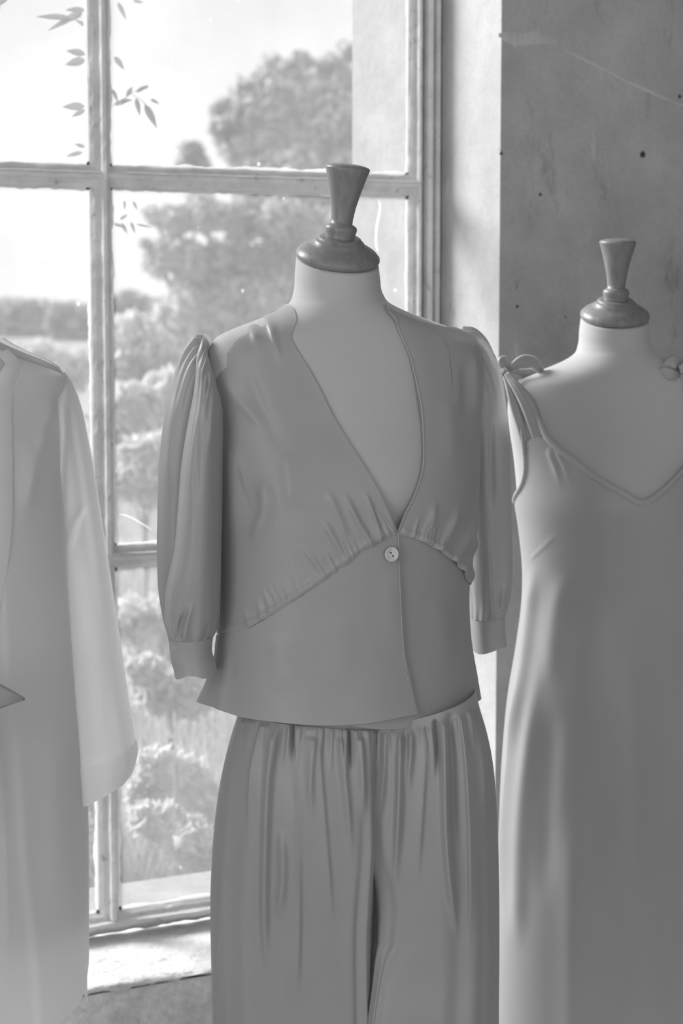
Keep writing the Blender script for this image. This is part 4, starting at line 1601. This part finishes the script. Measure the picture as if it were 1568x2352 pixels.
# grass tufts on the lawn
g = np.random.default_rng(5)
n = 16000
Dg = 4.8 + 14 * g.random(n) ** 1.7
lat = (g.random(n) * 1150 - 120 - 784) / FPX * Dg
base = CAM[None, :2] + CF[None, :2] * Dg[:, None] + CR[None, :2] * lat[:, None]
ok = base[:, 1] > 1.0
base = base[ok]
n = len(base)
hgt = .05 + .11 * g.random(n)
ang = g.random(n) * 6.28
ln = g.normal(size=(n, 2)) * .04
wv = np.stack([np.cos(ang), np.sin(ang)], 1) * .006
z0 = np.full((n, 1), -.03)
V = np.stack([np.hstack([base - wv, z0]), np.hstack([base + wv, z0]), np.hstack([base + ln, hgt[:, None]])], 1).reshape(-1, 3)
go = link_mesh('lawn_grass', V, np.arange(3 * n).reshape(-1, 3), M['grass'], smooth=False)
tag(go, 'rough pale grass blades covering the lawn outside', 'grass', kind='stuff')

# climbing vine hanging just outside the panes: stem and single leaves
vine = thing('climbing_vine', 'thin climbing vine with drooping leaves just outside the upper panes', 'vine', tuple(at_y(240, 420, .2)))


def vine_leaf(px, py, ang, L, wd, y, droop=0.3):
    c = at_y(px, py, y)
    a = np.array([math.cos(ang), 0.25 * math.sin(px), math.sin(ang)])
    a /= np.linalg.norm(a)
    b = np.cross(a, [0.2, 1, 0.1])
    b /= np.linalg.norm(b)
    nrm = np.cross(a, b)
    V, n = [], 9
    for i in range(n):
        t = i / (n - 1)
        ww = wd * math.sin(math.pi * t ** 0.8) ** 0.9 * (1 - .25 * t)
        cc = c + a * (t - .0) * L - nrm * droop * L * t * t * .3 + np.array([0, 0, -droop * L * t * t * .3])
        for s in (-1, -.5, 0, .5, 1):
            V.append(cc + b * s * ww + nrm * abs(s) * ww * .25)
    link_mesh('leaf', V, grid_faces(n, 5), M['leaf_near'], vine)


def vine_stem(pts, y, r=.0012):
    c = smooth_curve(np.arange(len(pts)), np.array([at_y(px, py, y) for px, py in pts]), 50)
    V = []
    for p in c:
        for a in np.linspace(0, 2 * math.pi, 6, endpoint=False):
            V.append(p + np.array([math.cos(a) * r, math.sin(a) * r, 0]))
    link_mesh('stem', V, grid_faces(50, 6, close_c=True), M['leaf_near'], vine)


PXM = 1 / 1150.0
YV = .17
vine_stem([(232, -60), (240, 100), (236, 230), (238, 420), (236, 560)], YV, .0022)
vine_stem([(236, 250), (270, 238), (300, 215), (330, 200)], YV)
vine_stem([(300, 215), (330, 235), (345, 260)], YV)
vine_stem([(236, 40), (200, 42), (160, 38), (110, 45)], YV)
vine_stem([(238, 520), (280, 510), (335, 518)], YV)
vine_stem([(238, 240), (210, 245), (175, 240)], YV)
vine_stem([(238, 140), (205, 125), (180, 130)], YV)
for (px, py, ang, L, wd) in (
        (165, 42, 174, 80, 10), (172, 38, 205, 66, 9), (190, 30, 200, 52, 13), (196, 24, 175, 45, 10), (198, 60, 150, 30, 7),
        (196, 125, 165, 44, 12), (196, 138, 190, 46, 15), (195, 245, 178, 52, 14), (196, 252, 205, 34, 9), (190, 350, 190, 38, 8),
        (196, 338, 160, 26, 7), (262, 130, -50, 34, 10), (258, 205, -60, 30, 7), (262, 240, 20, 34, 9), (275, 232, 10, 30, 7),
        (290, 222, 55, 34, 8), (312, 212, 35, 36, 7), (322, 204, 20, 28, 6), (312, 225, -80, 38, 9), (332, 240, -62, 56, 13),
        (345, 228, -20, 24, 6), (262, 515, -10, 26, 6), (278, 512, -50, 30, 7), (300, 510, -70, 26, 6), (312, 515, -8, 36, 4),
        (275, 505, 40, 24, 6), (270, 5, -60, 40, 8), (305, 2, 0, 26, 6), (20, -6, 210, 44, 9), (0, 12, 230, 30, 8), (285, 460, -80, 22, 5),
        (305, 462, -60, 22, 5)):
    vine_leaf(px, py, math.radians(ang), L * PXM, wd * .72 * PXM, YV + random.uniform(-.03, .03))
